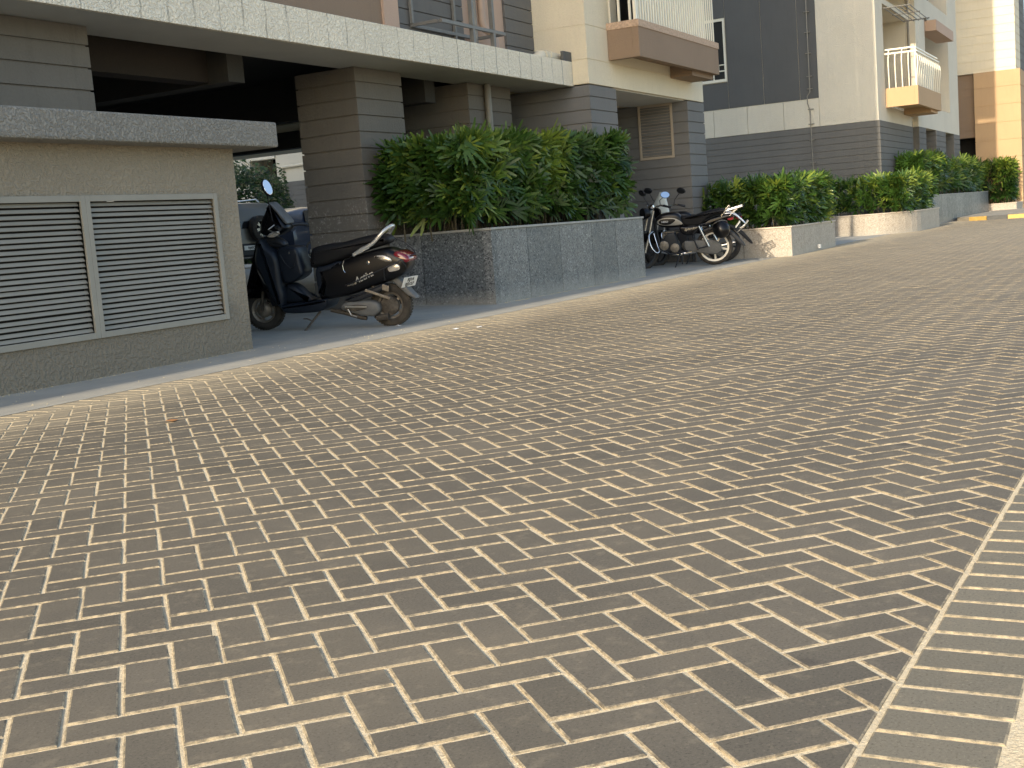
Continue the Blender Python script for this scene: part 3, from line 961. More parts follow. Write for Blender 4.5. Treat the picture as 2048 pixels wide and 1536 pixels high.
for x in (44.6, 45.6, 46.8): m.tube([(x, 8.2, 3.85), (x, 8.2, Z2)], .11, 10)
for z in (4.6, 6.1, 7.9):
    m.tube([(45.6, 8.2, z), (45.6, 8.2, z + .12)], .14, 10)
m.build('waste_pipe', M['pvc_brown'], b2, smooth=40)
m = MB(); m.box(43.4, 45.0, 6.9, 6.96, 7.36, 7.42)
for i in range(5): m.box(43.5 + i * .35, 43.53 + i * .35, 6.9, 6.96, 7.42, 9.2)
m.build('window_grille', M['steel'], b2)
m = MB(); m.tube([(41.365, 6.98, 9), (41.365, 6.98, .1)], .035, 8)
m.build('downpipe', M['pvc_grey'], b2, smooth=40)

# ------------------------------------------------------------------ tower
b3 = thing('apartment_tower', 'sunlit cream and orange banded tower block behind the last planter', 'building', (58, 7, 0))
m = MB(); coursed(m, 56.0, 58.2, 5.21, 14, 5.86, 16, 5.95, -.35) if False else coursed(m, 56.0, 58.0, 5.21, 14, 5.86, 16, 16.0 + .13, 0.35, gap=.02, deep=.02)
m.build('upper_wall', M['cream'], b3)
m = MB(); coursed(m, 58.0, 62, 5.35, 14, 5.0, 16, 16, .35, gap=.02, deep=.02)
m.build('clad_wall', M['grey_clad'], b3)
m = MB(); coursed(m, 55.88, 60.0, 5.04, 6.85, 0, 5.85, 5.92, .73, gap=.022, deep=.02)
m.build('base_block', M['ochre'], b3)
m = MB(); coursed(m, 56.15, 59.9, 6.86, 14, 3.22, 5.85, 5.95, .35, gap=.02, deep=.02)
m.build('recess_wall', M['brown'], b3)
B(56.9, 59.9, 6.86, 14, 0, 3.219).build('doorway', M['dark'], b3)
B(60.0, 90, 5.3, 14, 0, 5.0).build('shop_front', M['grey_panel'], b3)
m = MB(); m.box(57.9, 58.0, 4.75, 5.04, 3.05, 3.12) if False else m.tube([(57.0, 5.04, 3.15), (57.0, 4.80, 3.15), (57.0, 4.80, 3.25)], .03, 8)
lampo = thing('globe_lamp', 'white globe lamp on the sunlit side of the tower', 'lamp', (57.0, 5.0, 3.1))
m.build('arm', M['steel'], lampo)
m = MB(); m.lathe((57.0, 4.80, 3.38), [(.02, -.14), (.09, -.11), (.14, -.03), (.14, .04), (.09, .11), (.02, .14)], 16, 'z')
m.build('globe', M['globe'], lampo, smooth=60)

# ------------------------------------------------------------------ building across the parking court
b4 = thing('apartment_building', 'pale far block seen through the car park, grey banded foot and a bent drainpipe', 'building', (39, 30, 0.4))
m = MB(); m.box(39.0, 46, 20, 30.6, 3.41, 12); m.box(39.0, 46, 31.9, 45, .4, 12); m.box(39.0, 46, 30.6, 31.9, 4.6, 12)
m.build('wall', M['cream2'], b4)
m = MB(); coursed(m, 38.99, 46, 20, 30.6, .4, 3.41, 3.42, .185)
m.build('base_wall', M['grey_clad'], b4)
B(38.95, 39.4, 30.62, 31.88, 4.37, 4.58).build('lintel', M['fascia'], b4)
B(40.5, 41, 30.6, 31.9, .4, 4.6).build('opening', M['dark'], b4)
m = MB()
for i in range(5): m.tube([(39.5, 30.75 + i * .22, 4.36), (39.5, 30.75 + i * .22, 2.6)], .012, 5)
m.build('grille', M['steel'], b4)
m = MB(); m.tube([(38.93, 26.0, 4.1), (38.93, 30.25, 3.99), (38.93, 30.30, 3.93), (38.93, 30.28, .5)], .06, 8)
m.build('drainpipe', M['pvc_cream'], b4, smooth=40)

# ------------------------------------------------------------------ planters
def poly_wall(par, pts, z1, mats, name='side_panel', joints=(), closed=False, th=.12):
    """one slab per segment, butted corner to corner"""
    for i in range(len(pts) - 1):
        a, b = Vector(pts[i]), Vector(pts[i + 1])
        d = (b - a); L = d.length; d.normalize(); n = Vector((d.y, -d.x))   # outward = right of travel
        mm = MB()
        jl = joints[i] if i < len(joints) else None
        cuts = [0] + [c for c in (jl or [])] + [L]
        for k in range(len(cuts) - 1):
            u0 = cuts[k] + (.005 if k else 0); u1 = cuts[k + 1] - (.005 if k < len(cuts) - 2 else 0)
            p = a + d * u0; q = a + d * u1; pi = p - n * th; qi = q - n * th
            mm.cur = k % len(mats)
            mm.add([(p.x, p.y, 0), (q.x, q.y, 0), (qi.x, qi.y, 0), (pi.x, pi.y, 0), (p.x, p.y, z1), (q.x, q.y, z1), (qi.x, qi.y, z1), (pi.x, pi.y, z1)],
                   [(0, 3, 2, 1), (4, 5, 6, 7), (0, 1, 5, 4), (1, 2, 6, 5), (2, 3, 7, 6), (3, 0, 4, 7)])
        mm.build(name, [M[k] for k in mats], par)

def coping(par, pts, z, mat, h=.028, out=.018, th=.15, name='coping'):
    mm = MB(); N = len(pts)
    P = [Vector(p) for p in pts]
    def off(i, dist):
        if i == 0: d = (P[1] - P[0]).normalized(); return P[0] + Vector((d.y, -d.x)) * dist
        if i == N - 1: d = (P[-1] - P[-2]).normalized(); return P[-1] + Vector((d.y, -d.x)) * dist
        d1 = (P[i] - P[i - 1]).normalized(); d2 = (P[i + 1] - P[i]).normalized()
        n = (Vector((d1.y, -d1.x)) + Vector((d2.y, -d2.x))).normalized()
        return P[i] + n * dist / max(.5, n.dot(Vector((d1.y, -d1.x))))
    rings = []
    for i in range(N):
        o, q = off(i, out), off(i, -th)
        rings.append([(o.x, o.y, z), (q.x, q.y, z), (q.x, q.y, z + h), (o.x, o.y, z + h)])
    mm.loft(rings)
    return mm.build(name, mat, par, bevel=.004)

def soil(par, pts, z):
    mm = MB(); mm.add([(x, y, z) for x, y in pts], [tuple(range(len(pts)))])
    mm.build('soil', M['soil'], par)

pl = thing('planter', 'tall grey granite planter between the scooter and the motorcycles', 'planter', (15, 7.6, 0), group='stone planters along the facades')
pts = [(12.76, 8.39), (12.70, 6.93), (17.52, 6.93), (17.60, 7.49)]
poly_wall(pl, pts, .88, ['granite_grey', 'granite_grey_b'], joints=[[.47], [.93, 1.87, 2.90, 3.75]])
coping(pl, pts, .882, M['coping'])
soil(pl, [(12.8, 8.38), (12.8, 7.0), (17.4, 7.0), (17.4, 8.38)], .80)

pl = thing('planter', 'low pink granite planter right behind the motorcycles', 'planter', (24, 7, 0), group='stone planters along the facades')
pts = [(21.92, 7.49), (22.0, 5.86), (25.72, 5.94), (25.75, 9.0)]
poly_wall(pl, pts, .515, ['granite_pink'], joints=[[.75], [1.0, 2.3], [1.2]])
coping(pl, pts, .517, M['coping_pink'])
soil(pl, [(22.1, 7.6), (22.1, 6.0), (25.6, 6.05), (25.6, 9.0), (22.5, 9)], .46)
sk = MB(); sk.box(24.0, 24.09, 5.84, 5.893, .05, .12)
sk.build('socket_box', M['plate'], pl)

pl = thing('planter', 'curved low pink granite planter, third along the drive', 'planter', (34, 7, 0), group='stone planters along the facades')
pts = catmull([(33.6, 8.6), (32.75, 7.5), (32.35, 6.7), (32.6, 6.08), (33.5, 5.60), (35.0, 5.58), (37.25, 5.61)], 4, closed=False) + [(37.3, 6.93)]
poly_wall(pl, pts, .52, ['granite_pink'])
coping(pl, pts, .522, M['coping_pink'])
soil(pl, [(33.9, 8.6), (32.9, 7.3), (32.6, 6.6), (33.5, 5.8), (37.1, 5.8), (37.1, 6.9), (35.9, 6.9), (35.9, 8.6)], .46)

pl = thing('planter', 'long blue-grey granite planter in panels, beyond the curved one', 'planter', (46, 6.5, 0), group='stone planters along the facades')
pts = [(37.9, 6.92), (37.9, 6.10), (53.2, 6.10), (53.25, 6.92)]
poly_wall(pl, pts, .90, ['granite_grey', 'granite_grey_b'], joints=[[], [1.6, 3.2, 4.4, 6.3, 8.2, 10.4, 12.8]])
coping(pl, pts, .902, M['coping'], h=.02, out=.01)
soil(pl, [(38, 6.8), (38, 6.2), (53.1, 6.2), (53.1, 6.8)], .84)

pl = thing('planter', 'very low sunlit planter at the foot of the orange tower', 'planter', (54.5, 6, 0), group='stone planters along the facades')
pts = [(53.9, 7.3), (53.9, 5.12), (55.85, 5.06)]
poly_wall(pl, pts, .36, ['granite_pink']); coping(pl, pts, .362, M['coping_pink'], h=.03)
soil(pl, [(54, 7.3), (54, 5.2), (55.8, 5.15), (55.8, 7.3)], .32)
m = MB(); m.box(53.35, 53.9, 5.0, 7.4, -.02, .12)
m.build('step', M['coping_pink'], pl)

# ------------------------------------------------------------------ hedges (fan-leaved lady palms)
def fan(mb, p, d, size, rnd, tint):
    """a palm fan: blades spread in a plane whose mid-line is d"""
    d = d.normalized()
    if rnd.random() < .6: ax = Vector((rnd.gauss(0, .45), -1, rnd.gauss(0, .45)))
    else: ax = Vector((rnd.gauss(0, 1), rnd.gauss(0, 1), rnd.gauss(0, 1) + .6))
    side = d.cross(ax).normalized()
    if side.length < .1: side = Vector((1, 0, 0))
    up = side.cross(d).normalized()
    n = rnd.choice((4, 5, 6, 7, 7))
    spread = R(rnd.uniform(95, 165))
    for i in range(n):
        a = -spread / 2 + spread * i / (n - 1) + rnd.gauss(0, .07)
        bd = (d * math.cos(a) + side * math.sin(a)).normalized()
        bs = bd.cross(up).normalized()
        L = size * rnd.uniform(.75, 1.1) * (1 - .22 * abs(a)); wd = size * rnd.uniform(.050, .080)
        droop = rnd.uniform(.0, .14)
        q0 = p + bd * .02 * size; q1 = p + bd * L * .35 + up * .03 * L; q2 = p + bd * L * .7 - Vector((0, 0, droop * L * .25)) + up * .03 * L
        q3 = p + bd * L - Vector((0, 0, droop * L * .8))
        k = .28 * wd
        vs = [q0 - bs * k, q0 + bs * k, q1 - bs * wd, q1 + bs * wd, q2 - bs * wd * .95, q2 + bs * wd * .95, q3 - bs * wd * .45, q3 + bs * wd * .45]
        mb.add(vs, [(0, 1, 3, 2), (2, 3, 5, 4), (4, 5, 7, 6)], tint=min(1, max(0, tint + rnd.gauss(0, .10))))

def hedge(label, boxes, zsoil, n, size, seed, base, young=.12, stems=60, group='clipped palm hedges in the planters'):
    """boxes: (x0,x1,y0,y1,ztop_left,ztop_right,zlow) sheared blocks of foliage"""
    rnd = random.Random(seed)
    h = thing('palm_hedge', label, 'hedge', base, group=group)
    mb = MB(); tot = sum((b[1] - b[0]) * (b[3] - b[2] + 1) for b in boxes)
    clumps = [(rnd.uniform(min(b[0] for b in boxes), max(b[1] for b in boxes)), rnd.uniform(0, 3), rnd.uniform(-.16, .16)) for _ in range(22)]
    for b in boxes:
        x0, x1, y0, y1, zl, zr, zb = b
        k = int(n * (x1 - x0) * (y1 - y0 + 1) / tot)
        for _ in range(k):
            face = rnd.random()
            x = rnd.uniform(x0, x1); zt = zl + (zr - zl) * (x - x0) / (x1 - x0) + .025 * math.sin(x * 5.1) + .02 * math.sin(x * 11.7 + 1)
            if face < .46:      # front
                y = y0 + abs(rnd.gauss(0, .12)); z = zb + (zt - zb) * (1 - (1 - rnd.random()) ** 1.25 * 1.0)
                d = Vector((rnd.gauss(0, .9), -.45, rnd.uniform(-.7, 1.0)))
            elif face < .66:    # top
                y = rnd.uniform(y0, y1); z = zt - abs(rnd.gauss(0, .08))
                d = Vector((rnd.gauss(0, 1.0), rnd.gauss(-.3, .6), .6))
            elif face < .82:    # left end
                x = x0 + abs(rnd.gauss(0, .12)); y = rnd.uniform(y0, y1); z = rnd.uniform(zb, zl)
                d = Vector((-1, rnd.gauss(0, .6), rnd.uniform(-.4, .8)))
            elif face < .87:
                x = x1 - abs(rnd.gauss(0, .12)); y = rnd.uniform(y0, y1); z = rnd.uniform(zb, zr)
                d = Vector((1, rnd.gauss(0, .6), rnd.uniform(-.4, .8)))
            else:
                y = rnd.uniform(y0, y1); z = rnd.uniform(zb, zt); d = Vector((rnd.gauss(0, 1), rnd.gauss(0, 1), rnd.gauss(.3, .6)))
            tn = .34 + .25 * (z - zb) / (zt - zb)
            for (cx, cz, dt) in clumps:
                if abs(cx - x) < .35 and abs((zb + cz * .4) - z) < .4: tn += dt
            if rnd.random() < young: tn += rnd.uniform(.3, .5)
            fan(mb, Vector((x, y, z)), d, size * rnd.uniform(.65, 1.15), rnd, tn)
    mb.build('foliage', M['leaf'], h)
    sm = MB()
    for _ in range(stems):
        b = rnd.choice(boxes)
        x = rnd.uniform(b[0] + .05, b[1] - .05); y = rnd.uniform(b[2] + .08, b[3] - .05)
        p = Vector((x, y, zsoil)); q = Vector((x + rnd.gauss(0, .12), y + rnd.gauss(0, .08), b[4] - rnd.uniform(.1, .5)))
        sm.tube([p, (p + q) / 2 + Vector((rnd.gauss(0, .03), 0, 0)), q], [.011, .009, .006], 5)
    sm.build('stems', M['stem'], h)
    return h
hedge('tall dark green palm hedge filling the tall grey granite planter', [(12.54, 17.40, 7.08, 8.30, 1.93, 2.06, 1.06)], .80, 2300, .29, 11, (15, 7.6, .8), .10, 130)
hedge('sunlit yellow green palm hedge in the low pink planter behind the motorcycles', [(22.05, 25.5, 5.98, 7.5, 1.34, 1.42, .66)], .46, 1500, .28, 12, (23.8, 6.8, .46), .22, 70)
hedge('palm hedge growing in the curved pink planter', [(32.75, 37.0, 5.78, 7.6, 1.40, 1.48, .66)], .46, 1500, .30, 13, (34.8, 6.6, .46), .18, 60)
hedge('taller palm hedge at the near end of the long blue-grey planter', [(37.95, 42.5, 6.15, 6.85, 2.05, 2.08, 1.12)], .84, 800, .36, 14, (40, 6.5, .84), .16, 40)
hedge('shaggy palm hedge along the far half of the long blue-grey planter', [(42.7, 47.5, 6.3, 6.85, 1.85, 1.95, 1.1), (47.5, 52.9, 6.3, 6.85, 2.1, 1.9, 1.1)], .84, 1000, .38, 15, (48, 6.5, .84), .12, 60)
hedge('bushy palm in the very low planter at the foot of the tower', [(54.05, 55.6, 5.35, 7.0, 2.05, 1.9, .6)], .32, 650, .42, 16, (54.8, 6, .32), .16, 50)

def shrub(label, c, rad, n, seed, leafs=.11):
    rnd = random.Random(seed)
    h = thing('shrub', label, 'shrub', (c[0], c[1], .42), group='shrubs in the court behind the car park')
    mb = MB()
    for _ in range(n):
        u = Vector((rnd.gauss(0, 1), rnd.gauss(0, 1), rnd.gauss(0, 1))).normalized() * rnd.uniform(.72, 1.05)
        lump = 1 + .16 * math.sin(u.x * 5 + seed) * math.sin(u.z * 6) + .1 * math.sin(u.y * 9)
        p = Vector((c[0] + u.x * rad[0] * lump, c[1] + u.y * rad[1] * lump, c[2] + u.z * rad[2] * lump))
        a = Vector((rnd.gauss(0, 1), rnd.gauss(0, 1), rnd.gauss(0, 1))).normalized() * leafs; b = a.orthogonal().normalized() * leafs * .45
        mb.add([p - a, p + b, p + a, p - b], [(0, 1, 2, 3)], tint=min(1, max(0, .45 + .3 * u.z + rnd.gauss(0, .2))))
    mb.build('crown', M['leaf_far'], h)
    sm = MB(); sm.tube([(c[0], c[1], .4), (c[0] + .1, c[1], c[2])], [.09, .05], 8)
    for _ in range(6):
        sm.tube([(c[0], c[1], c[2] * .6), (c[0] + rnd.gauss(0, .5) * rad[0], c[1] + rnd.gauss(0, .5) * rad[1], c[2] + .3 * rad[2])], [.04, .015], 6)
    sm.build('trunk', M['stem'], h)
shrub('broad dark green shrub in the court, above the silver SUV', (33.2, 28.0, 2.1), (2.3, 1.6, 1.75), 9000, 2)
shrub('narrow clipped evergreen beside the far drainpipe', (36.2, 28.5, 1.75), (.5, .5, 1.6), 3500, 4, .08)

# ------------------------------------------------------------------ cars behind the pillars
def wheel_set(par, cx, cy, cz, r, w_, mat_rim, spokes=5, name='wheel', tyre='rubber'):
    tw = w_ / 2
    mb = MB(); mb.ring((cx, cy, cz), [(r * .70, -tw * .8), (r * .78, -tw), (r * .95, -tw * .9), (r, -tw * .45), (r, tw * .45), (r * .95, tw * .9), (r * .78, tw), (r * .70, tw * .8)], 36)
    ty = mb.build(name, M[tyre], par, local=True, smooth=40)
    mb = MB(); mb.ring((cx, cy, cz), [(r * .62, -tw * .7), (r * .72, -tw * .8), (r * .72, tw * .8), (r * .62, tw * .7)], 36)
    mb.lathe((cx, cy, cz), [(.03, -tw * .6), (r * .2, -tw * .6), (r * .2, tw * .55), (.02, tw * .7)], 16)
    for i in range(spokes):
        t = 2 * PI * i / spokes + .3
        a = Vector((math.cos(t), 0, math.sin(t))); s_ = Vector((-math.sin(t), 0, math.cos(t)))
        mb.obox(Vector((cx, cy + tw * .4, cz)) + a * r * .4, a * r * .27, Vector((0, tw * .18, 0)), s_ * r * .055)
    mb.build('rim', mat_rim, ty, local=True, smooth=40)
    return ty

def car(name, label, cat, loc, rot, st, paint, wheels, kind):
    """st: stations (x, zb, zbelt, ztop, wbelt, wtop)"""
    c = thing(name, label, cat, loc, rot, group=None)
    mb = MB(); rings = []
    for (x, zb, zm, zt, wb, wt) in st:
        half = [(wb * .90, zb), (wb * .99, zb + .18), (wb, (zb + zm) / 2 + .05), (wb * .97, zm), (wt, zt - .05), (wt * .86, zt)]
        rings.append([(x, y, z) for y, z in half] + [(x, -y, z) for y, z in half[::-1]])
    mb.loft(rings)
    mb.build('body', paint, c, local=True, smooth=35)
    for (x, y, r) in wheels:
        wheel_set(c, x, y * .98, r, r, .2, M['alloy'], 5)
    return c
# silver SUV, tail towards the drive (local +x is forward)
suv_st = [(-2.0, .35, .95, 1.50, .84, .62), (-1.93, .28, 1.0, 1.62, .87, .66), (-1.2, .25, 1.02, 1.68, .88, .68), (.1, .25, 1.0, 1.68, .88, .68), (.5, .25, 1.0, 1.55, .88, .66), (1.05, .25, .98, 1.02, .88, .8), (1.7, .28, .85, .92, .85, .76), (2.0, .35, .7, .78, .76, .66)]
ang = math.atan2(.59, .81) + .12
suv = car('suv', 'silver white SUV with a spare wheel on its tailgate, parked beyond the block', 'car', (24.93, 22.2, .42), R(81), suv_st, M['suv_paint'],
          [(-1.3, .80, .33), (-1.3, -.80, .33), (1.25, .8, .33), (1.25, -.8, .33)], 0)
m = MB(); m.add([(-2.02, -.62, 1.0), (-2.02, .62, 1.0), (-1.965, .56, 1.5), (-1.965, -.56, 1.5)], [(0, 1, 2, 3)])
m.add([(-1.7, .872, 1.05), (.3, .872, 1.05), (.1, .70, 1.55), (-1.5, .70, 1.55)], [(0, 1, 2, 3)])
m.build('rear_window', M['dark_glass'], suv, local=True)
m = MB(); m.ring((-2.14, -.1, .98), [(.2, -.1), (.24, -.11), (.32, -.09), (.33, 0), (.32, .09), (.24, .11), (.2, .1)], 32, 'x')
sw = m.build('spare_wheel', M['rubber'], suv, local=True, smooth=40)
m = MB(); m.ring((-2.16, -.1, .98), [(.185, -.05), (.215, -.09), (.215, .05), (.185, .05)], 32, 'x'); m.lathe((-2.16, -.1, .98), [(.02, -.1), (.05, -.09), (.05, .05), (.02, .05)], 16, 'x')
for i in range(12):
    t = 2 * PI * i / 12 + (.13 if i % 2 else -.13)
    a = Vector((0, math.cos(t), math.sin(t))); s_ = Vector((0, -math.sin(t), math.cos(t)))
    m.obox(Vector((-2.2, -.1, .98)) + a * .12, a * .085, (.012, 0, 0), s_ * .010)
m.build('rim', M['silver'], sw, local=True)
m = MB(); m.box(-2.08, -1.9, -.85, .85, .3, .62)
m.build('bumper', M['black_plastic'], suv, local=True, bevel=.04)
B(-2.10, -2.082, -.05, .45, .46, .57).build('number_plate', M['plate'], suv, local=True)
text('RJ60C5', .085, suv, (-2.104, .2, .513), (0, -1, 0), (0, 0, 1), M['ink'], 'plate_text', bold=True)
for y in (-.78, .78): B(-2.0, -1.9, y - .07, y + .07, .85, 1.15).build('tail_lamp', M['red_lens'], suv, local=True, bevel=.02)
m = MB(); m.tube([(-1.6, .62, 1.66), (-1.5, .62, 1.74), (.2, .62, 1.74), (.3, .62, 1.66)], .02, 6); m.tube([(-1.6, -.62, 1.66), (-1.5, -.62, 1.74), (.2, -.62, 1.74), (.3, -.62, 1.66)], .02, 6)
m.build('roof_rail', M['silver'], suv, local=True)

hb_st = [(-1.85, .3, .85, 1.0, .78, .6), (-1.7, .25, .95, 1.40, .82, .58), (-1.0, .22, .95, 1.52, .84, .6), (.1, .22, .93, 1.52, .84, .6), (.5, .22, .92, 1.40, .84, .6), (1.15, .22, .90, .95, .84, .74), (1.6, .25, .78, .86, .80, .7), (1.88, .32, .6, .7, .7, .6)]
hb = car('hatchback', 'pale blue hatchback parked behind the first big pillar', 'car', (28.52, 21.43, .42), R(2), hb_st, M['hatch_paint'],
         [(-1.15, .76, .30), (-1.15, -.76, .30), (1.2, .76, .30), (1.2, -.76, .30)], 1)
m = MB(); m.add([(1.1, -.66, .955), (1.1, .66, .955), (.50, .54, 1.405), (.50, -.54, 1.405)], [(0, 1, 2, 3)])
for s_ in (1, -1):
    m.add([(-.2, .832 * s_, .97), (.85, .832 * s_, .97), (.45, .655 * s_, 1.36), (-.2, .63 * s_, 1.45)], [(0, 1, 2, 3)])
    m.add([(-1.3, .832 * s_, .99), (-.27, .832 * s_, .97), (-.27, .63 * s_, 1.45), (-1.1, .63 * s_, 1.42)], [(0, 1, 2, 3)])
m.build('windows', M['dark_glass'], hb, local=True)
for s_ in (1, -1): B(1.55, 1.80, min(.45 * s_, .7 * s_), max(.45 * s_, .7 * s_), .62, .78).build('headlamp', M['clear_lens'], hb, local=True, bevel=.03)

# ------------------------------------------------------------------ scooter
sct = thing('scooter', 'black scooter on its side stand between the grey block and the granite planter', 'scooter', (10.28, 6.80, .007), math.atan2(.968, -.249), lean=R(-3))
WR = .212
def small_wheel(x, z, r, tyre):
    mb = MB(); mb.ring((x, 0, z), [(r * .60, -.035), (r * .66, -.045), (r * .86, -.05), (r * .97, -.03), (r, 0), (r * .97, .03), (r * .86, .05), (r * .66, .045), (r * .60, .035)], 40)
    tr_ = mb
    for i in range(44):
        t = 2 * PI * i / 44
        a = Vector((math.cos(t), 0, math.sin(t))); s_ = Vector((-math.sin(t), 0, math.cos(t)))
        for sd in (-1, 1):
            tr_.obox(Vector((x, sd * .030, z)) + a * r * .965, a * .006, Vector((0, .013, 0)), s_ * r * .045)
    ty = mb.build('wheel', M[tyre], sct, local=True, smooth=50)
    rm = MB(); rm.ring((x, 0, z), [(r * .52, -.03), (r * .62, -.042), (r * .64, 0), (r * .62, .042), (r * .52, .03)], 36)
    rm.lathe((x, 0, z), [(.02, -.05), (.075, -.045), (.08, .03), (.05, .055), (.02, .06)], 20)
    for i in range(5):
        t = 2 * PI * i / 5
        a = Vector((math.cos(t), 0, math.sin(t))); s_ = Vector((-math.sin(t), 0, math.cos(t)))
        rm.obox(Vector((x, .015, z)) + a * r * .42, a * r * .2, Vector((0, .008, 0)), s_ * .014)
    rm.build('rim', M['rim_dull'], ty, local=True, smooth=40)
small_wheel(-.005, .208, .215, 'dusty_rubber'); small_wheel(1.36, .245, .21, 'rubber')
def P(out, y0, y1, r, name, mat, par=None, n=3, raw=False):
    mb = MB(); mb.pillow(out if raw else catmull(out, n), y0, y1, r)
    return mb.build(name, M[mat], par or sct, local=True, smooth=45)
P([(.76, .64), (.765, .74), (.745, .81), (.70, .845), (.55, .865), (.42, .868), (.21, .905), (.05, .922), (-.06, .895), (-.085, .855), (-.05, .82), (.10, .785), (.30, .735), (.43, .70), (.60, .655)], -.13, .13, .055, 'seat', 'vinyl')
bp = P([(.70, .62), (.55, .665), (.395, .70), (.274, .735), (.109, .768), (-.05, .78), (-.17, .735), (-.255, .685), (-.262, .60), (-.19, .51), (-.03, .452), (.16, .40), (.348, .35), (.52, .322), (.684, .318), (.70, .40), (.67, .50)], -.165, .165, .07, 'rear_body', 'black_paint')
P([(.70, .63), (.60, .655), (.45, .69), (.42, .66), (.52, .60), (.60, .50), (.655, .40), (.69, .36), (.705, .45)], -.155, .158, .03, 'inner_panel', 'navy_plastic')
# tapered tail, lamps
P([(-.105, .715), (-.17, .745), (-.265, .695), (-.278, .64), (-.22, .625), (-.12, .655)], -.158, .158, .035, 'tail_lamp', 'red_lens')
P([(.07, .715), (-.02, .722), (-.10, .69), (-.11, .648), (-.05, .652), (.03, .685)], -.170, .172, .02, 'side_lamp', 'clear_lens')
P([(-.06, .612), (-.15, .632), (-.19, .60), (-.17, .56), (-.07, .545)], -.166, .170, .02, 'indicator', 'clear_lens')
m = MB()
pr = [(.29, .138, .738), (.20, .15, .785), (.08, .15, .835), (.0, .145, .905), (-.05, .12, .955), (-.088, .06, .985), (-.095, 0, .99), (-.088, -.06, .985), (-.05, -.12, .955), (.0, -.145, .905), (.08, -.15, .835), (.20, -.15, .785)]
m.tube(catmull(pr, 3, closed=False), .019, 10)
m.build('grab_rail', M['silver'], sct, local=True, smooth=60)
m = MB(); m.obox((.20, .152, .775), (.085, 0, -.033), (0, .008, 0), (.006, 0, .014)); m.build('rail_bracket', M['silver'], sct, local=True, bevel=.004)
# front: leg shield, apron, glove box, floor
P([(1.20, .90), (1.10, .80), (1.08, .70), (1.075, .50), (1.06, .38), (1.09, .27), (1.14, .28), (1.22, .42), (1.29, .60), (1.34, .74), (1.30, .90), (1.24, .97)], -.19, .19, .05, 'leg_shield', 'navy_plastic')
P([(1.24, .97), (1.30, .92), (1.36, .78), (1.37, .62), (1.42, .52), (1.50, .46), (1.52, .42), (1.44, .44), (1.34, .47), (1.25, .40), (1.18, .30), (1.15, .3), (1.24, .55), (1.29, .75)], -.17, .17, .05, 'front_apron', 'black_paint')
gb = P([(1.09, .85), (.99, .87), (.92, .865), (.875, .84), (.855, .70), (.84, .60), (.88, .555), (.98, .51), (1.06, .52), (1.09, .65)], -.135, .15, .035, 'glove_box', 'navy_plastic')
m = MB(); m.tube([(1.06, .153, .80), (1.02, .153, .715), (.97, .153, .66), (.93, .153, .665), (.895, .153, .74), (.885, .153, .80)], .005, 6); m.build('crease', M['black_plastic'], gb, local=True)
B(.955, .965, .150, .153, .80, .82).build('lock', M['chrome'], gb, local=True)
P([(1.10, .285), (1.0, .30), (.80, .305), (.62, .33), (.60, .30), (.66, .215), (.85, .20), (1.05, .21), (1.10, .25)], -.185, .19, .03, 'floorboard', 'navy_plastic')
P([(1.05, .50), (.95, .47), (.85, .36), (.80, .31), (1.08, .30), (1.09, .42)], -.10, .10, .05, 'tunnel', 'navy_plastic')
# headlamp cowl
P([(1.125, 1.315), (1.16, 1.28), (1.22, 1.19), (1.27, 1.10), (1.27, 1.02), (1.19, .985), (1.10, .985), (1.03, 1.01), (.97, 1.05), (.99, 1.10), (1.05, 1.18)], -.115, .12, .06, 'headlamp_cowl', 'black_paint')
P([(1.128, 1.318), (1.06, 1.24), (.97, 1.12), (.99, 1.10), (1.06, 1.20), (1.135, 1.30)], -.10, .10, .01, 'instrument_visor', 'grey_plastic')
P([(1.14, 1.02), (1.06, 1.035), (1.055, 1.005), (1.10, .975), (1.17, .985)], .10, .158, .015, 'front_indicator', 'clear_lens')
P([(1.26, .98), (1.16, .985), (1.06, .93), (1.04, .88), (1.12, .86), (1.24, .90)], -.07, .07, .03, 'steering_column', 'black_plastic')
m = MB()
for s_ in (1, -1):
    m.tube([(1.08, .12 * s_, 1.07), (1.0, .26 * s_, 1.075), (.94, .35 * s_, 1.06)], [.016, .02, .018], 10)
m.build('handlebar_grip', M['black_plastic'], sct, local=True, smooth=40)
m = MB(); m.tube([(1.04, .24, 1.10), (1.09, .29, 1.06), (1.0, .36, 1.035), (.92, .42, 1.02)], .006, 6); m.build('brake_lever', M['alloy'], sct, local=True)
for s_, zt in ((1, 0),):
    mr = MB(); mr.tube([(1.07, .20 * s_, 1.14), (1.07, .24 * s_, 1.30), (1.06, .28 * s_, 1.42)], .006, 6)
    mo = mr.build('mirror', M['black_plastic'], sct, local=True)
    g_ = MB(); g_.T = Matrix.Translation((1.05, .30 * s_, 1.465)) @ Matrix.Rotation(R(18), 4, 'Y') @ Matrix.Rotation(R(-35), 4, 'Z') @ Matrix.Diagonal((1, .8, 1.5, 1))
    g_.lathe((0, 0, 0), [(.02, -.03), (.04, -.025), (.056, -.008), (.058, .004)], 20, 'x')
    for i in range(len(g_.v)):
        pass
    g_.build('mirror_shell', M['black_plastic'], mo, local=True, smooth=50)
    g2 = MB(); g2.T = Matrix.Translation((1.05, .30 * s_, 1.465)) @ Matrix.Rotation(R(18), 4, 'Y') @ Matrix.Rotation(R(-35), 4, 'Z') @ Matrix.Diagonal((1, .8, 1.5, 1)) @ Matrix.Translation((-.0275, 0, 0))
    g2.lathe((0, 0, 0), [(.052, -.003), (.05, -.004)], 20, 'x'); g2.build('mirror_glass', M['mirror'], mo, local=True)
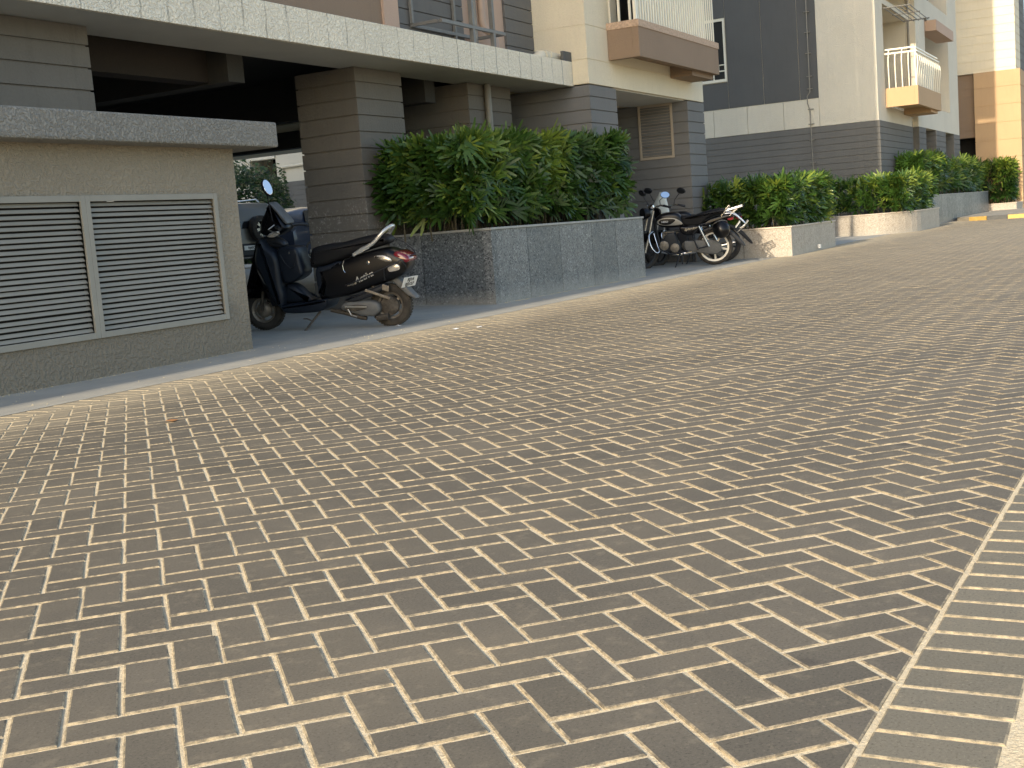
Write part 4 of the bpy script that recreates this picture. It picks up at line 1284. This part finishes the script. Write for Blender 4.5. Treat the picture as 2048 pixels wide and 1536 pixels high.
# front fork, fender
m = MB(); m.tube([(1.30, .06, .62), (1.33, .075, .42), (1.36, .075, .245)], .018, 8); m.tube([(1.30, -.06, .62), (1.33, -.075, .42), (1.36, -.075, .245)], .018, 8)
m.build('front_fork', M['dirty_metal'], sct, local=True)
P([(1.13, .34), (1.16, .45), (1.24, .52), (1.36, .53), (1.48, .47), (1.56, .38), (1.50, .40), (1.36, .475), (1.26, .465), (1.18, .38)], -.075, .075, .02, 'front_fender', 'black_paint')
# drive unit on the near side
P([(.49, .215), (.46, .265), (.40, .285), (.25, .285), (.12, .27), (.075, .22), (.085, .16), (.15, .12), (.25, .13), (.40, .175)], .05, .15, .03, 'transmission_cover', 'grey_plastic')
P([(.41, .20), (.43, .225), (.36, .245), (.24, .24), (.20, .22), (.24, .20), (.34, .185)], .145, .165, .008, 'kick_cover', 'dirty_metal')
m = MB(); m.tube([(.43, .165, .235), (.27, .17, .225), (.20, .17, .22)], .009, 8); m.tube([(.40, .16, .21), (.37, .17, .15), (.31, .175, .13)], .007, 8)
m.build('kick_lever', M['alloy'], sct, local=True)
P([(.44, .30), (.30, .35), (.12, .40), (.0, .44), (-.02, .40), (.10, .34), (.22, .30), (.34, .275)], .06, .155, .02, 'air_cleaner', 'black_plastic')
m = MB(); m.obox((.08, .150, .338), (.125, 0, .05), (0, .008, 0), (.006, 0, -.013)); m.obox((-.01, .150, .395), (.035, 0, .012), (0, .006, 0), (.004, 0, -.03)); m.build('cover_trim', M['rim_dull'], sct, local=True, bevel=.006)
m = MB(); m.lathe((.0, .035, .208), [(.08, -.02), (.10, 0), (.095, .03), (.06, .045), (.02, .05)], 24)
for i in range(5):
    t = 2 * PI * i / 5; m.lathe((.08 * math.cos(t), .06, .208 + .08 * math.sin(t)), [(.018, 0), (.016, .022)], 8)
m.build('gear_case', M['dirty_metal'], sct, local=True, smooth=40)
m = MB(); m.tube([(.62, .05, .20), (.48, .08, .17), (.30, .09, .11), (.24, .09, .10)], .022, 8); m.tube([(.60, -.02, .18), (.2, -.1, .14)], .02, 8); m.tube([(.12, .12, .10), (-.0, .12, .11)], .03, 8)
m.build('under_frame', M['dirty_metal'], sct, local=True)
m = MB(); m.tube([(.2, -.11, .2), (-.12, -.13, .26)], [.05, .055], 12); m.build('silencer', M['black_plastic'], sct, local=True, smooth=40)
m = MB(); m.tube([(.14, .11, .33), (.10, .11, .60)], .02, 8); m.build('shock_absorber', M['dirty_metal'], sct, local=True)
# rear mudguard and plate
P([(-.02, .55), (-.10, .50), (-.17, .42), (-.24, .33), (-.285, .275), (-.27, .26), (-.20, .30), (-.13, .37), (-.06, .44), (.02, .47)], -.065, .065, .012, 'mudflap', 'grey_plastic')
m = MB()
PLR = Matrix.Rotation(R(-24), 4, 'Z') @ Matrix.Rotation(R(-28), 4, 'Y')
m.T = Matrix.Translation((-.225, .02, .43)) @ PLR
m.box(-.003, .003, -.10, .10, -.055, .055)
npo = m.build('number_plate', M['plate'], sct, local=True)
u = PLR @ Vector((0, 0, 1)); nn = PLR @ Vector((-1, 0, 0)); px_ = PLR @ Vector((0, -1, 0))
c0 = Vector((-.225, .02, .43)) + nn * .0042
text('RJ14', .050, npo, tuple(c0 + u * .026), px_, u, M['ink'], 'plate_text', bold=True)
text('0J2127', .046, npo, tuple(c0 - u * .024), px_, u, M['ink'], 'plate_text', bold=True)
# wire guards
m = MB()
m.tube([(-.06, .17, .855), (-.12, .15, .83), (-.21, .12, .74), (-.235, .10, .69)], .006, 6) if False else None
m.tube(catmull([(.40, .17, .45), (.30, .20, .475), (.10, .205, .545), (-.06, .20, .60), (-.20, .16, .655), (-.285, .06, .69), (-.29, -.06, .69), (-.22, -.16, .66), (-.05, -.2, .6), (.3, -.2, .48)], 3, closed=False), .0065, 6)
m.tube(catmull([(-.06, -.12, .86), (-.15, -.14, .82), (-.24, -.13, .74), (-.275, -.10, .695)], 3, closed=False), .006, 6)
m.tube(catmull([(-.20, .16, .655), (-.24, .15, .60), (-.235, .13, .555), (-.18, .13, .55), (-.12, .155, .60)], 3, closed=False), .005, 6)
m.tube([(-.03, .195, .59), (-.02, .17, .47)], .007, 6)
m.build('wire_guard', M['black_plastic'], sct, local=True)
# side stand
m = MB(); m.tube([(.72, .10, .20), (.80, .17, .10), (.87, .235, .006)], .012, 8); m.tube([(.79, .165, .115), (.83, .20, .145), (.86, .22, .15)], .007, 6); m.box(.845, .905, .215, .255, -.002, .008)
m.build('side_stand', M['dirty_metal'], sct, local=True)
# badges
text('Activa', .085, bp, (.20, .1665, .515), (-1, 0, .36), (.36, 0, 1), M['silver'], 'badge', shear=.35, bold=True)
text('HONDA', .022, bp, (.335, .1665, .452), (-1, 0, .2), (.2, 0, 1), M['alloy'], 'badge', bold=True)
m = MB(); m.lathe((.135, .166, .655), [(.018, 0), (.017, .004), (.006, .005)], 16); m.build('key_lock', M['chrome'], bp, local=True)
m = MB(); m.tube([(.385, .166, .695), (.405, .167, .65), (.40, .167, .60), (.385, .166, .575)], .004, 6); m.build('trim_line', M['chrome'], bp, local=True)

# ------------------------------------------------------------------ motorcycles
def motorcycle(label, loc, ang, steer=20, screen=False, tall=0.0):
    b = thing('motorcycle', label, 'motorcycle', loc, ang, group='motorcycles parked behind the granite planter', lean=R(-6))
    ST = Matrix.Translation((1.03, 0, 0)) @ Matrix.Rotation(R(steer), 4, 'Z') @ Matrix.Translation((-1.03, 0, 0))
    def Q(out, y0, y1, r, name, mat, par=None, n=3, T=None):
        mb = MB(); mb.T = T; mb.pillow(catmull(out, n), y0, y1, r)
        return mb.build(name, M[mat], par or b, local=True, smooth=45)
    for wx in (0, 1.236):
        mb = MB(); mb.T = ST if wx else None; r = .31; mb.ring((wx, 0, r), [(r * .80, -.03), (r * .88, -.038), (r * .97, -.025), (r, 0), (r * .97, .025), (r * .88, .038), (r * .80, .03)], 48)
        ty = mb.build('wheel', M['rubber'], b, local=True, smooth=50)
        mb = MB(); mb.T = ST if wx else None; mb.ring((wx, 0, r), [(r * .70, -.022), (r * .83, -.030), (r * .83, .030), (r * .70, .022)], 48)
        mb.lathe((wx, 0, r), [(.02, -.06), (.06, -.05), (.065, .03), (.02, .04)], 18)
        for i in range(5):
            t = 2 * PI * i / 5 + .9
            a = Vector((math.cos(t), 0, math.sin(t))); s_ = Vector((-math.sin(t), 0, math.cos(t)))
            mb.obox(Vector((wx, 0, r)) + a * r * .46, a * r * .30, Vector((0, .012, 0)), s_ * .016)
        mb.build('rim', M['alloy_white' if wx == 0 and not screen else 'black_plastic'], ty, local=True, smooth=40)
    Q([(.955, .85), (.90, .905), (.83, .935), (.70, .95), (.58, .93), (.52, .86), (.49, .75), (.56, .70), (.80, .70), (.93, .76)], -.13, .13, .06, 'fuel_tank', 'black_paint')
    tk = Q([(.93, .82), (.85, .865), (.72, .87), (.60, .84), (.50, .755), (.56, .735), (.70, .735), (.85, .75), (.92, .78)], .120, .137, .01, 'tank_badge', 'grey_silver')
    Q([(.905, .815), (.85, .85), (.74, .855), (.62, .83), (.68, .77), (.76, .75), (.87, .768)], .130, .140, .006, 'badge_field', 'black_paint', tk)
    text('HERO', .042, tk, (.80, .142, .805), (-1, 0, 0), (0, 0, 1), M['plate'], 'lettering', bold=True)
    Q([(.52, .875), (.36, .858), (.24, .88), (.07, .925), (-.08, .94), (-.20, .935), (-.19, .875), (0, .84), (.12, .78), (.20, .71), (.33, .695), (.48, .72), (.53, .80)], -.115, .115, .04, 'seat', 'vinyl')
    sd = Q([(.56, .70), (.40, .695), (.20, .70), (.24, .62), (.32, .55), (.44, .545), (.54, .59)], -.12, .12, .03, 'side_cover', 'black_paint')
    text('Splendor', .058, sd, (.38, .1215, .655), (-1, 0, .12), (0, 0, 1), M['alloy'], 'lettering', shear=.4)
    Q([(.19, .70), (.08, .78), (-.12, .83), (-.30, .85), (-.34, .80), (-.20, .77), (-.02, .72), (.10, .67)], -.095, .10, .03, 'tail_fairing', 'black_paint')
    Q([(-.22, .82), (-.30, .83), (-.345, .80), (-.33, .745), (-.25, .745)], -.06, .06, .015, 'tail_lamp', 'red_lens')
    Q([(.20, .60), (.0, .665), (-.16, .645), (-.29, .57), (-.40, .46), (-.51, .31), (-.47, .30), (-.36, .41), (-.25, .52), (-.14, .59), (0, .61), (.15, .56)], -.06, .06, .012, 'rear_fender', 'black_plastic')
    m = MB(); m.T = Matrix.Translation((-.41, 0, .66)) @ Matrix.Rotation(R(-40), 4, 'Y'); m.box(-.004, .004, -.10, .10, -.06, .06)
    npl = m.build('number_plate', M['plate'], b, local=True)
    uu = Matrix.Rotation(R(-40), 4, 'Y') @ Vector((0, 0, 1)); n_ = Matrix.Rotation(R(-40), 4, 'Y') @ Vector((-1, 0, 0)); cc = Vector((-.41, 0, .66)) + n_ * .005
    text('RJ14', .05, npl, tuple(cc + uu * .025), (0, -1, 0), uu, M['ink'], 'plate_text', bold=True)
    text('SX2740', .042, npl, tuple(cc - uu * .028), (0, -1, 0), uu, M['ink'], 'plate_text', bold=True)
    # chrome rack and tail bracket
    m = MB(); mrack = m
    for y in (-.1, .1):
        m.tube([(-.14, y, .82), (-.20, y, .90), (-.29, y * 1.05, .985)], .011, 8); m.tube([(-.20, y, .90), (-.46, y * 1.1, .955), (-.50, y * 1.1, .965)], .010, 8); m.tube([(-.28, y, .82), (-.42, y, .94)], .009, 8)
    for x, z in ((-.29, .985), (-.22, .905), (-.36, .935), (-.43, .95), (-.50, .965)): m.tube([(x, -.115, z), (x, .115, z)], .009, 8)
    for y in (-.06, 0, .06): m.tube([(-.22, y, .907), (-.50, y, .968)], .007, 6)
    if not screen: m.build('luggage_rack', M['chrome'], b, local=True, smooth=50)
    m = MB()
    m.tube(catmull([(-.20, .11, .86), (-.33, .11, .855), (-.46, .10, .745), (-.53, .08, .65), (-.45, .07, .58), (-.38, .05, .53)], 3, closed=False), .010, 8)
    m.tube(catmull([(-.20, -.11, .86), (-.33, -.11, .855), (-.46, -.10, .745), (-.53, -.08, .65), (-.45, -.07, .58)], 3, closed=False), .010, 8)
    m.tube([(-.53, .08, .65), (-.53, -.08, .65)], .009, 8)
    if not screen: m.build('tail_bracket', M['chrome'], b, local=True, smooth=50)
    # drive side
    Q([(.50, .44), (.38, .45), (.15, .445), (.0, .43), (-.09, .38), (-.125, .31), (-.09, .22), (.02, .19), (.15, .215), (.32, .25), (.48, .29)], .055, .105, .02, 'chain_case', 'grey_plastic')
    Q([(.93, .46), (.86, .52), (.80, .60), (.72, .62), (.64, .60), (.60, .45), (.56, .36), (.58, .28), (.74, .27), (.90, .33)], -.11, .11, .04, 'engine', 'black_plastic')
    m = MB()
    for i in range(7): m.box(.66, .86, -.10, .10, .47 + i * .024, .48 + i * .024)
    m.lathe((.84, .10, .40), [(.085, 0), (.08, .015), (.05, .025), (.01, .026)], 24); m.lathe((.66, .10, .35), [(.08, 0), (.075, .015), (.04, .025), (.01, .026)], 24)
    m.build('engine_case', M['rim_dull'], b, local=True, smooth=40)
    m = MB()
    for y in (.125, -.125):
        m.tube([(.24, y, .69), (.09, y, .335)], .018, 8)
        for i in range(14):
            t = .15 + i * .055; m.tube([(.24 - .15 * t, y, .69 - .355 * t), (.24 - .15 * (t + .02), y, .69 - .355 * (t + .02))], .028, 10)
    m.build('shock_absorber', M['chrome'], b, local=True, smooth=50)
    m = MB(); m.tube([(.28, .12, .64), (.355, .14, .53), (.275, .16, .315)], .011, 8); m.tube([(.275, .16, .315), (.10, .12, .345)], .010, 8); m.tube([(.275, .12, .315), (.275, .25, .315)], .016, 8)
    m.tube([(.95, .1, .68), (.90, .10, .35), (.75, .10, .25), (.45, .1, .28)], .018, 8); m.tube([(1.0, 0, .9), (.95, .0, .6), (.9, 0, .4)], .025, 8); m.tube([(.5, .08, .68), (.1, .09, .72), (-.2, .08, .8)], .014, 8)
    m.build('frame', M['black_plastic'], b, local=True)
    m = MB(); m.tube(catmull([(1.0, .10, .66), (1.08, .20, .60), (1.05, .25, .42), (.97, .25, .31), (.92, .22, .33), (.95, .16, .42), (1.0, .10, .62)], 3, closed=False), .012, 8)
    m.build('crash_guard', M['chrome'], b, local=True, smooth=50)
    m = MB(); m.tube([(.58, .10, .24), (.62, .15, .14), (.68, .22, .01)], .011, 8); m.box(.65, .71, .20, .245, .0, .01); m.tube([(.53, .05, .25), (.55, .10, .06)], .012, 8)
    m.build('side_stand', M['black_plastic'], b, local=True)
    m = MB(); m.tube([(.85, -.10, .40), (.9, -.13, .26), (.6, -.14, .2), (.1, -.15, .27), (-.25, -.15, .32)], [.02, .02, .025, .045, .045], 12)
    m.build('silencer', M['chrome'], b, local=True, smooth=50)
    # front end
    m = MB(); m.T = ST
    for y in (.08, -.08): m.tube([(1.02, y, 1.0), (1.13, y, .62), (1.236, y, .31)], [.018, .02, .022], 10)
    m.build('front_fork', M['alloy'], b, local=True, smooth=40)
    Q([(.98, .42), (1.0, .56), (1.10, .65), (1.236, .675), (1.38, .64), (1.47, .55), (1.42, .56), (1.33, .61), (1.236, .63), (1.11, .61), (1.03, .52)], -.055, .055, .012, 'front_fender', 'black_paint', T=ST)
    m = MB(); m.T = ST; m.lathe((1.14, 0, .96), [(.02, -.09), (.07, -.07), (.095, 0), (.10, .05), (.09, .06)], 20, 'x'); m.build('headlamp', M['black_paint'], b, local=True, smooth=40)
    m = MB(); m.T = ST
    for s_ in (1, -1): m.tube(catmull([(1.0, .02 * s_, 1.03), (1.0, .12 * s_, 1.06), (.95, .24 * s_, 1.09), (.88, .36 * s_, 1.06)], 3, closed=False), .012, 8)
    hbar = m.build('handlebar', M['chrome'], b, local=True, smooth=40)
    m = MB(); m.T = ST
    for s_ in (1, -1):
        m.tube([(.93, .27 * s_, 1.085), (.86, .38 * s_, 1.05)], .019, 10); m.tube([(.98, .26 * s_, 1.085), (.93, .38 * s_, 1.06)], .006, 6)
    m.build('grip', M['black_plastic'], hbar, local=True, smooth=40)
    sp = MB(); sp.T = ST @ Matrix.Translation((1.03, 0, 1.075)) @ Matrix.Rotation(R(-55), 4, 'Y')
    sp.lathe((0, 0, 0), [(.02, -.05), (.05, -.04), (.055, .0)], 20, 'x'); so_ = sp.build('speedometer', M['chrome'], b, local=True, smooth=40)
    sp = MB(); sp.T = ST @ Matrix.Translation((1.03, 0, 1.075)) @ Matrix.Rotation(R(-55), 4, 'Y')
    sp.lathe((0, 0, 0), [(.048, -.0505), (.047, -.052)], 20, 'x'); sp.build('dial', M['navy_plastic'], so_, local=True)
    for s_ in (1, -1):
        mm = MB(); mm.T = ST; top = Vector((.96, .36 * s_, 1.24 + tall)); mm.tube([(.95, .20 * s_, 1.09), (.99, .26 * s_, 1.18), tuple(top)], .006, 6)
        mo = mm.build('mirror', M['black_plastic'], b, local=True)
        Tm = ST @ Matrix.Translation(top + Vector((0, .03 * s_, .03))) @ Matrix.Rotation(R(-88 if s_ > 0 and not screen else 5), 4, 'Z') @ Matrix.Rotation(R(26), 4, 'Y') @ Matrix.Diagonal((1, 1.9, 1.25, 1))
        g_ = MB(); g_.T = Tm; g_.lathe((0, 0, 0), [(.048, -.008), (.045, .010), (.03, .02), (.01, .022)], 20, 'x'); g_.build('mirror_shell', M['black_plastic'], mo, local=True, smooth=40)
        g_ = MB(); g_.T = Tm; g_.lathe((0, 0, 0), [(.01, -.0102), (.044, -.0098), (.044, -.0085)], 20, 'x'); g_.build('mirror_glass', M['mirror'], mo, local=True)
    if screen:
        mb = MB(); mb.T = ST; vs = []; fs = []
        N = 10; K = 6
        for k in range(K + 1):
            for i in range(N + 1):
                v = k / K; u = (i / N - .5) * 2
                wd = .27 * (1 - .80 * v ** 1.2)
                vs.append((1.20 - .14 * v - .05 * u * u, wd * u, .96 + .36 * v - .06 * abs(u) * (1 - v)))
        for k in range(K):
            for i in range(N):
                a = k * (N + 1) + i; fs.append((a, a + 1, a + N + 2, a + N + 1))
        mb.add(vs, fs)
        so2 = mb.build('fly_screen', M['screen'], b, local=True, smooth=60)
        md = so2.modifiers.new('thick', 'SOLIDIFY'); md.thickness = .006
    return b
mang = math.atan2(.95, -.315)
motorcycle('nearer black motorcycle with chrome rear rack and a helmet hung on its side', (20.13, 6.69, .008), mang, steer=32)
motorcycle('second black motorcycle with a white fly screen, mostly hidden behind the first', (21.15, 6.86, .008), mang + R(2), steer=48, screen=True, tall=.06)

hl = thing('helmet', 'scuffed black helmet hanging at the side of the nearer motorcycle', 'helmet', (20.0, 6.48, .5))
m = MB(); rings = []
ha = Vector((-.315, .95, 0)).normalized(); hn = Vector((-.95, -.315, 0))
hc = Vector((20.13, 6.69, .60)) + ha * -.13 + hn * .21
prof = [(a * 1.14, b * 1.14) for a, b in ((.012, .135), (.055, .125), (.09, .10), (.118, .055), (.128, 0), (.124, -.05), (.112, -.09), (.095, -.115))]
axis_ = (hn * .55 + Vector((0, 0, -.8)) + ha * -.25).normalized(); e1 = axis_.orthogonal().normalized(); e2 = axis_.cross(e1)
for (r_, a_) in prof:
    rings.append([hc + axis_ * a_ + (e1 * math.cos(2 * PI * i / 28) + e2 * math.sin(2 * PI * i / 28)) * r_ for i in range(28)])
m.loft(rings)
m.build('shell', M['black_paint'], hl, smooth=60)
m = MB(); rr = [hc + axis_ * -.085 + (e1 * math.cos(2 * PI * i / 28) + e2 * math.sin(2 * PI * i / 28)) * .134 for i in range(29)]
m.tube(rr, .007, 6); m.build('rim_trim', M['grey_plastic'], hl, smooth=60)
m = MB(); cc = hc + axis_ * .10 + hn * .075
m.tube([hc + hn * .112 + Vector((0, 0, .03)), hc + hn * .125 + Vector((0, 0, -.01)) + ha * .02, hc + hn * .122 + Vector((0, 0, -.04)) - ha * .015, hc + hn * .126 + ha * -.04], .004, 5)
m.build('sticker_line', M['alloy'], hl)

# ------------------------------------------------------------------ small litter
def scrap(name, label, cat, x, y, z, mat, seed, sz=.035, group=None):
    rnd = random.Random(seed); mb = MB(); n = 6; vs = []
    for i in range(n):
        t = 2 * PI * i / n; r_ = sz * rnd.uniform(.5, 1.1); vs.append((x + r_ * math.cos(t), y + r_ * math.sin(t) * .7, z + rnd.uniform(.002, .014)))
    vs.append((x, y, z + .012)); mb.add(vs, [(i, (i + 1) % n, n) for i in range(n)])
    o = mb.build(name, M[mat])
    md = o.modifiers.new('thick', 'SOLIDIFY'); md.thickness = .001
    tag(o, label, cat, group)
G = 'paper scraps on the brick drive'
scrap('paper_scrap', 'crumpled white paper scrap on the bricks behind the scooter, the larger one', 'litter', 9.62, 5.70, 0.002, 'paper', 1, .05, G)
scrap('paper_scrap', 'small flat white paper scrap on the bricks behind the scooter', 'litter', 9.72, 5.50, 0.002, 'paper', 2, .035, G)
scrap('paper_scrap', 'white paper scrap beside the scooter rear tyre', 'litter', 10.15, 6.66, 0.009, 'paper', 3, .04, G)
scrap('dead_leaf', 'brown dry leaf lying on the bricks near the left edge', 'leaf', 4.80, 4.62, 0.002, 'dead_leaf', 4, .05)

# grit and dry leaf crumbs gathered where the concrete meets the walls
rnd = random.Random(21); mb = MB()
for _ in range(900):
    k = rnd.random()
    if k < .45: x = rnd.uniform(12.8, 17.4); y = 6.92 - abs(rnd.gauss(0, .05))
    elif k < .7: x = rnd.uniform(5, 8.3); y = 7.01 - abs(rnd.gauss(0, .05))
    else: x = rnd.uniform(5, 22); y = rnd.uniform(6.1, 6.9)
    z = .009; a = rnd.uniform(.003, .009); t_ = rnd.uniform(0, PI)
    c_, s_ = math.cos(t_) * a, math.sin(t_) * a
    mb.add([(x + c_, y + s_, z), (x - s_ * .7, y + c_ * .7, z), (x - c_, y - s_, z), (x + s_ * .7, y - c_ * .7, z), (x, y, z + a * .7)],
           [(0, 1, 4), (1, 2, 4), (2, 3, 4), (3, 0, 4)])
tag(mb.build('grit', M['kerb_conc']), kind='stuff')
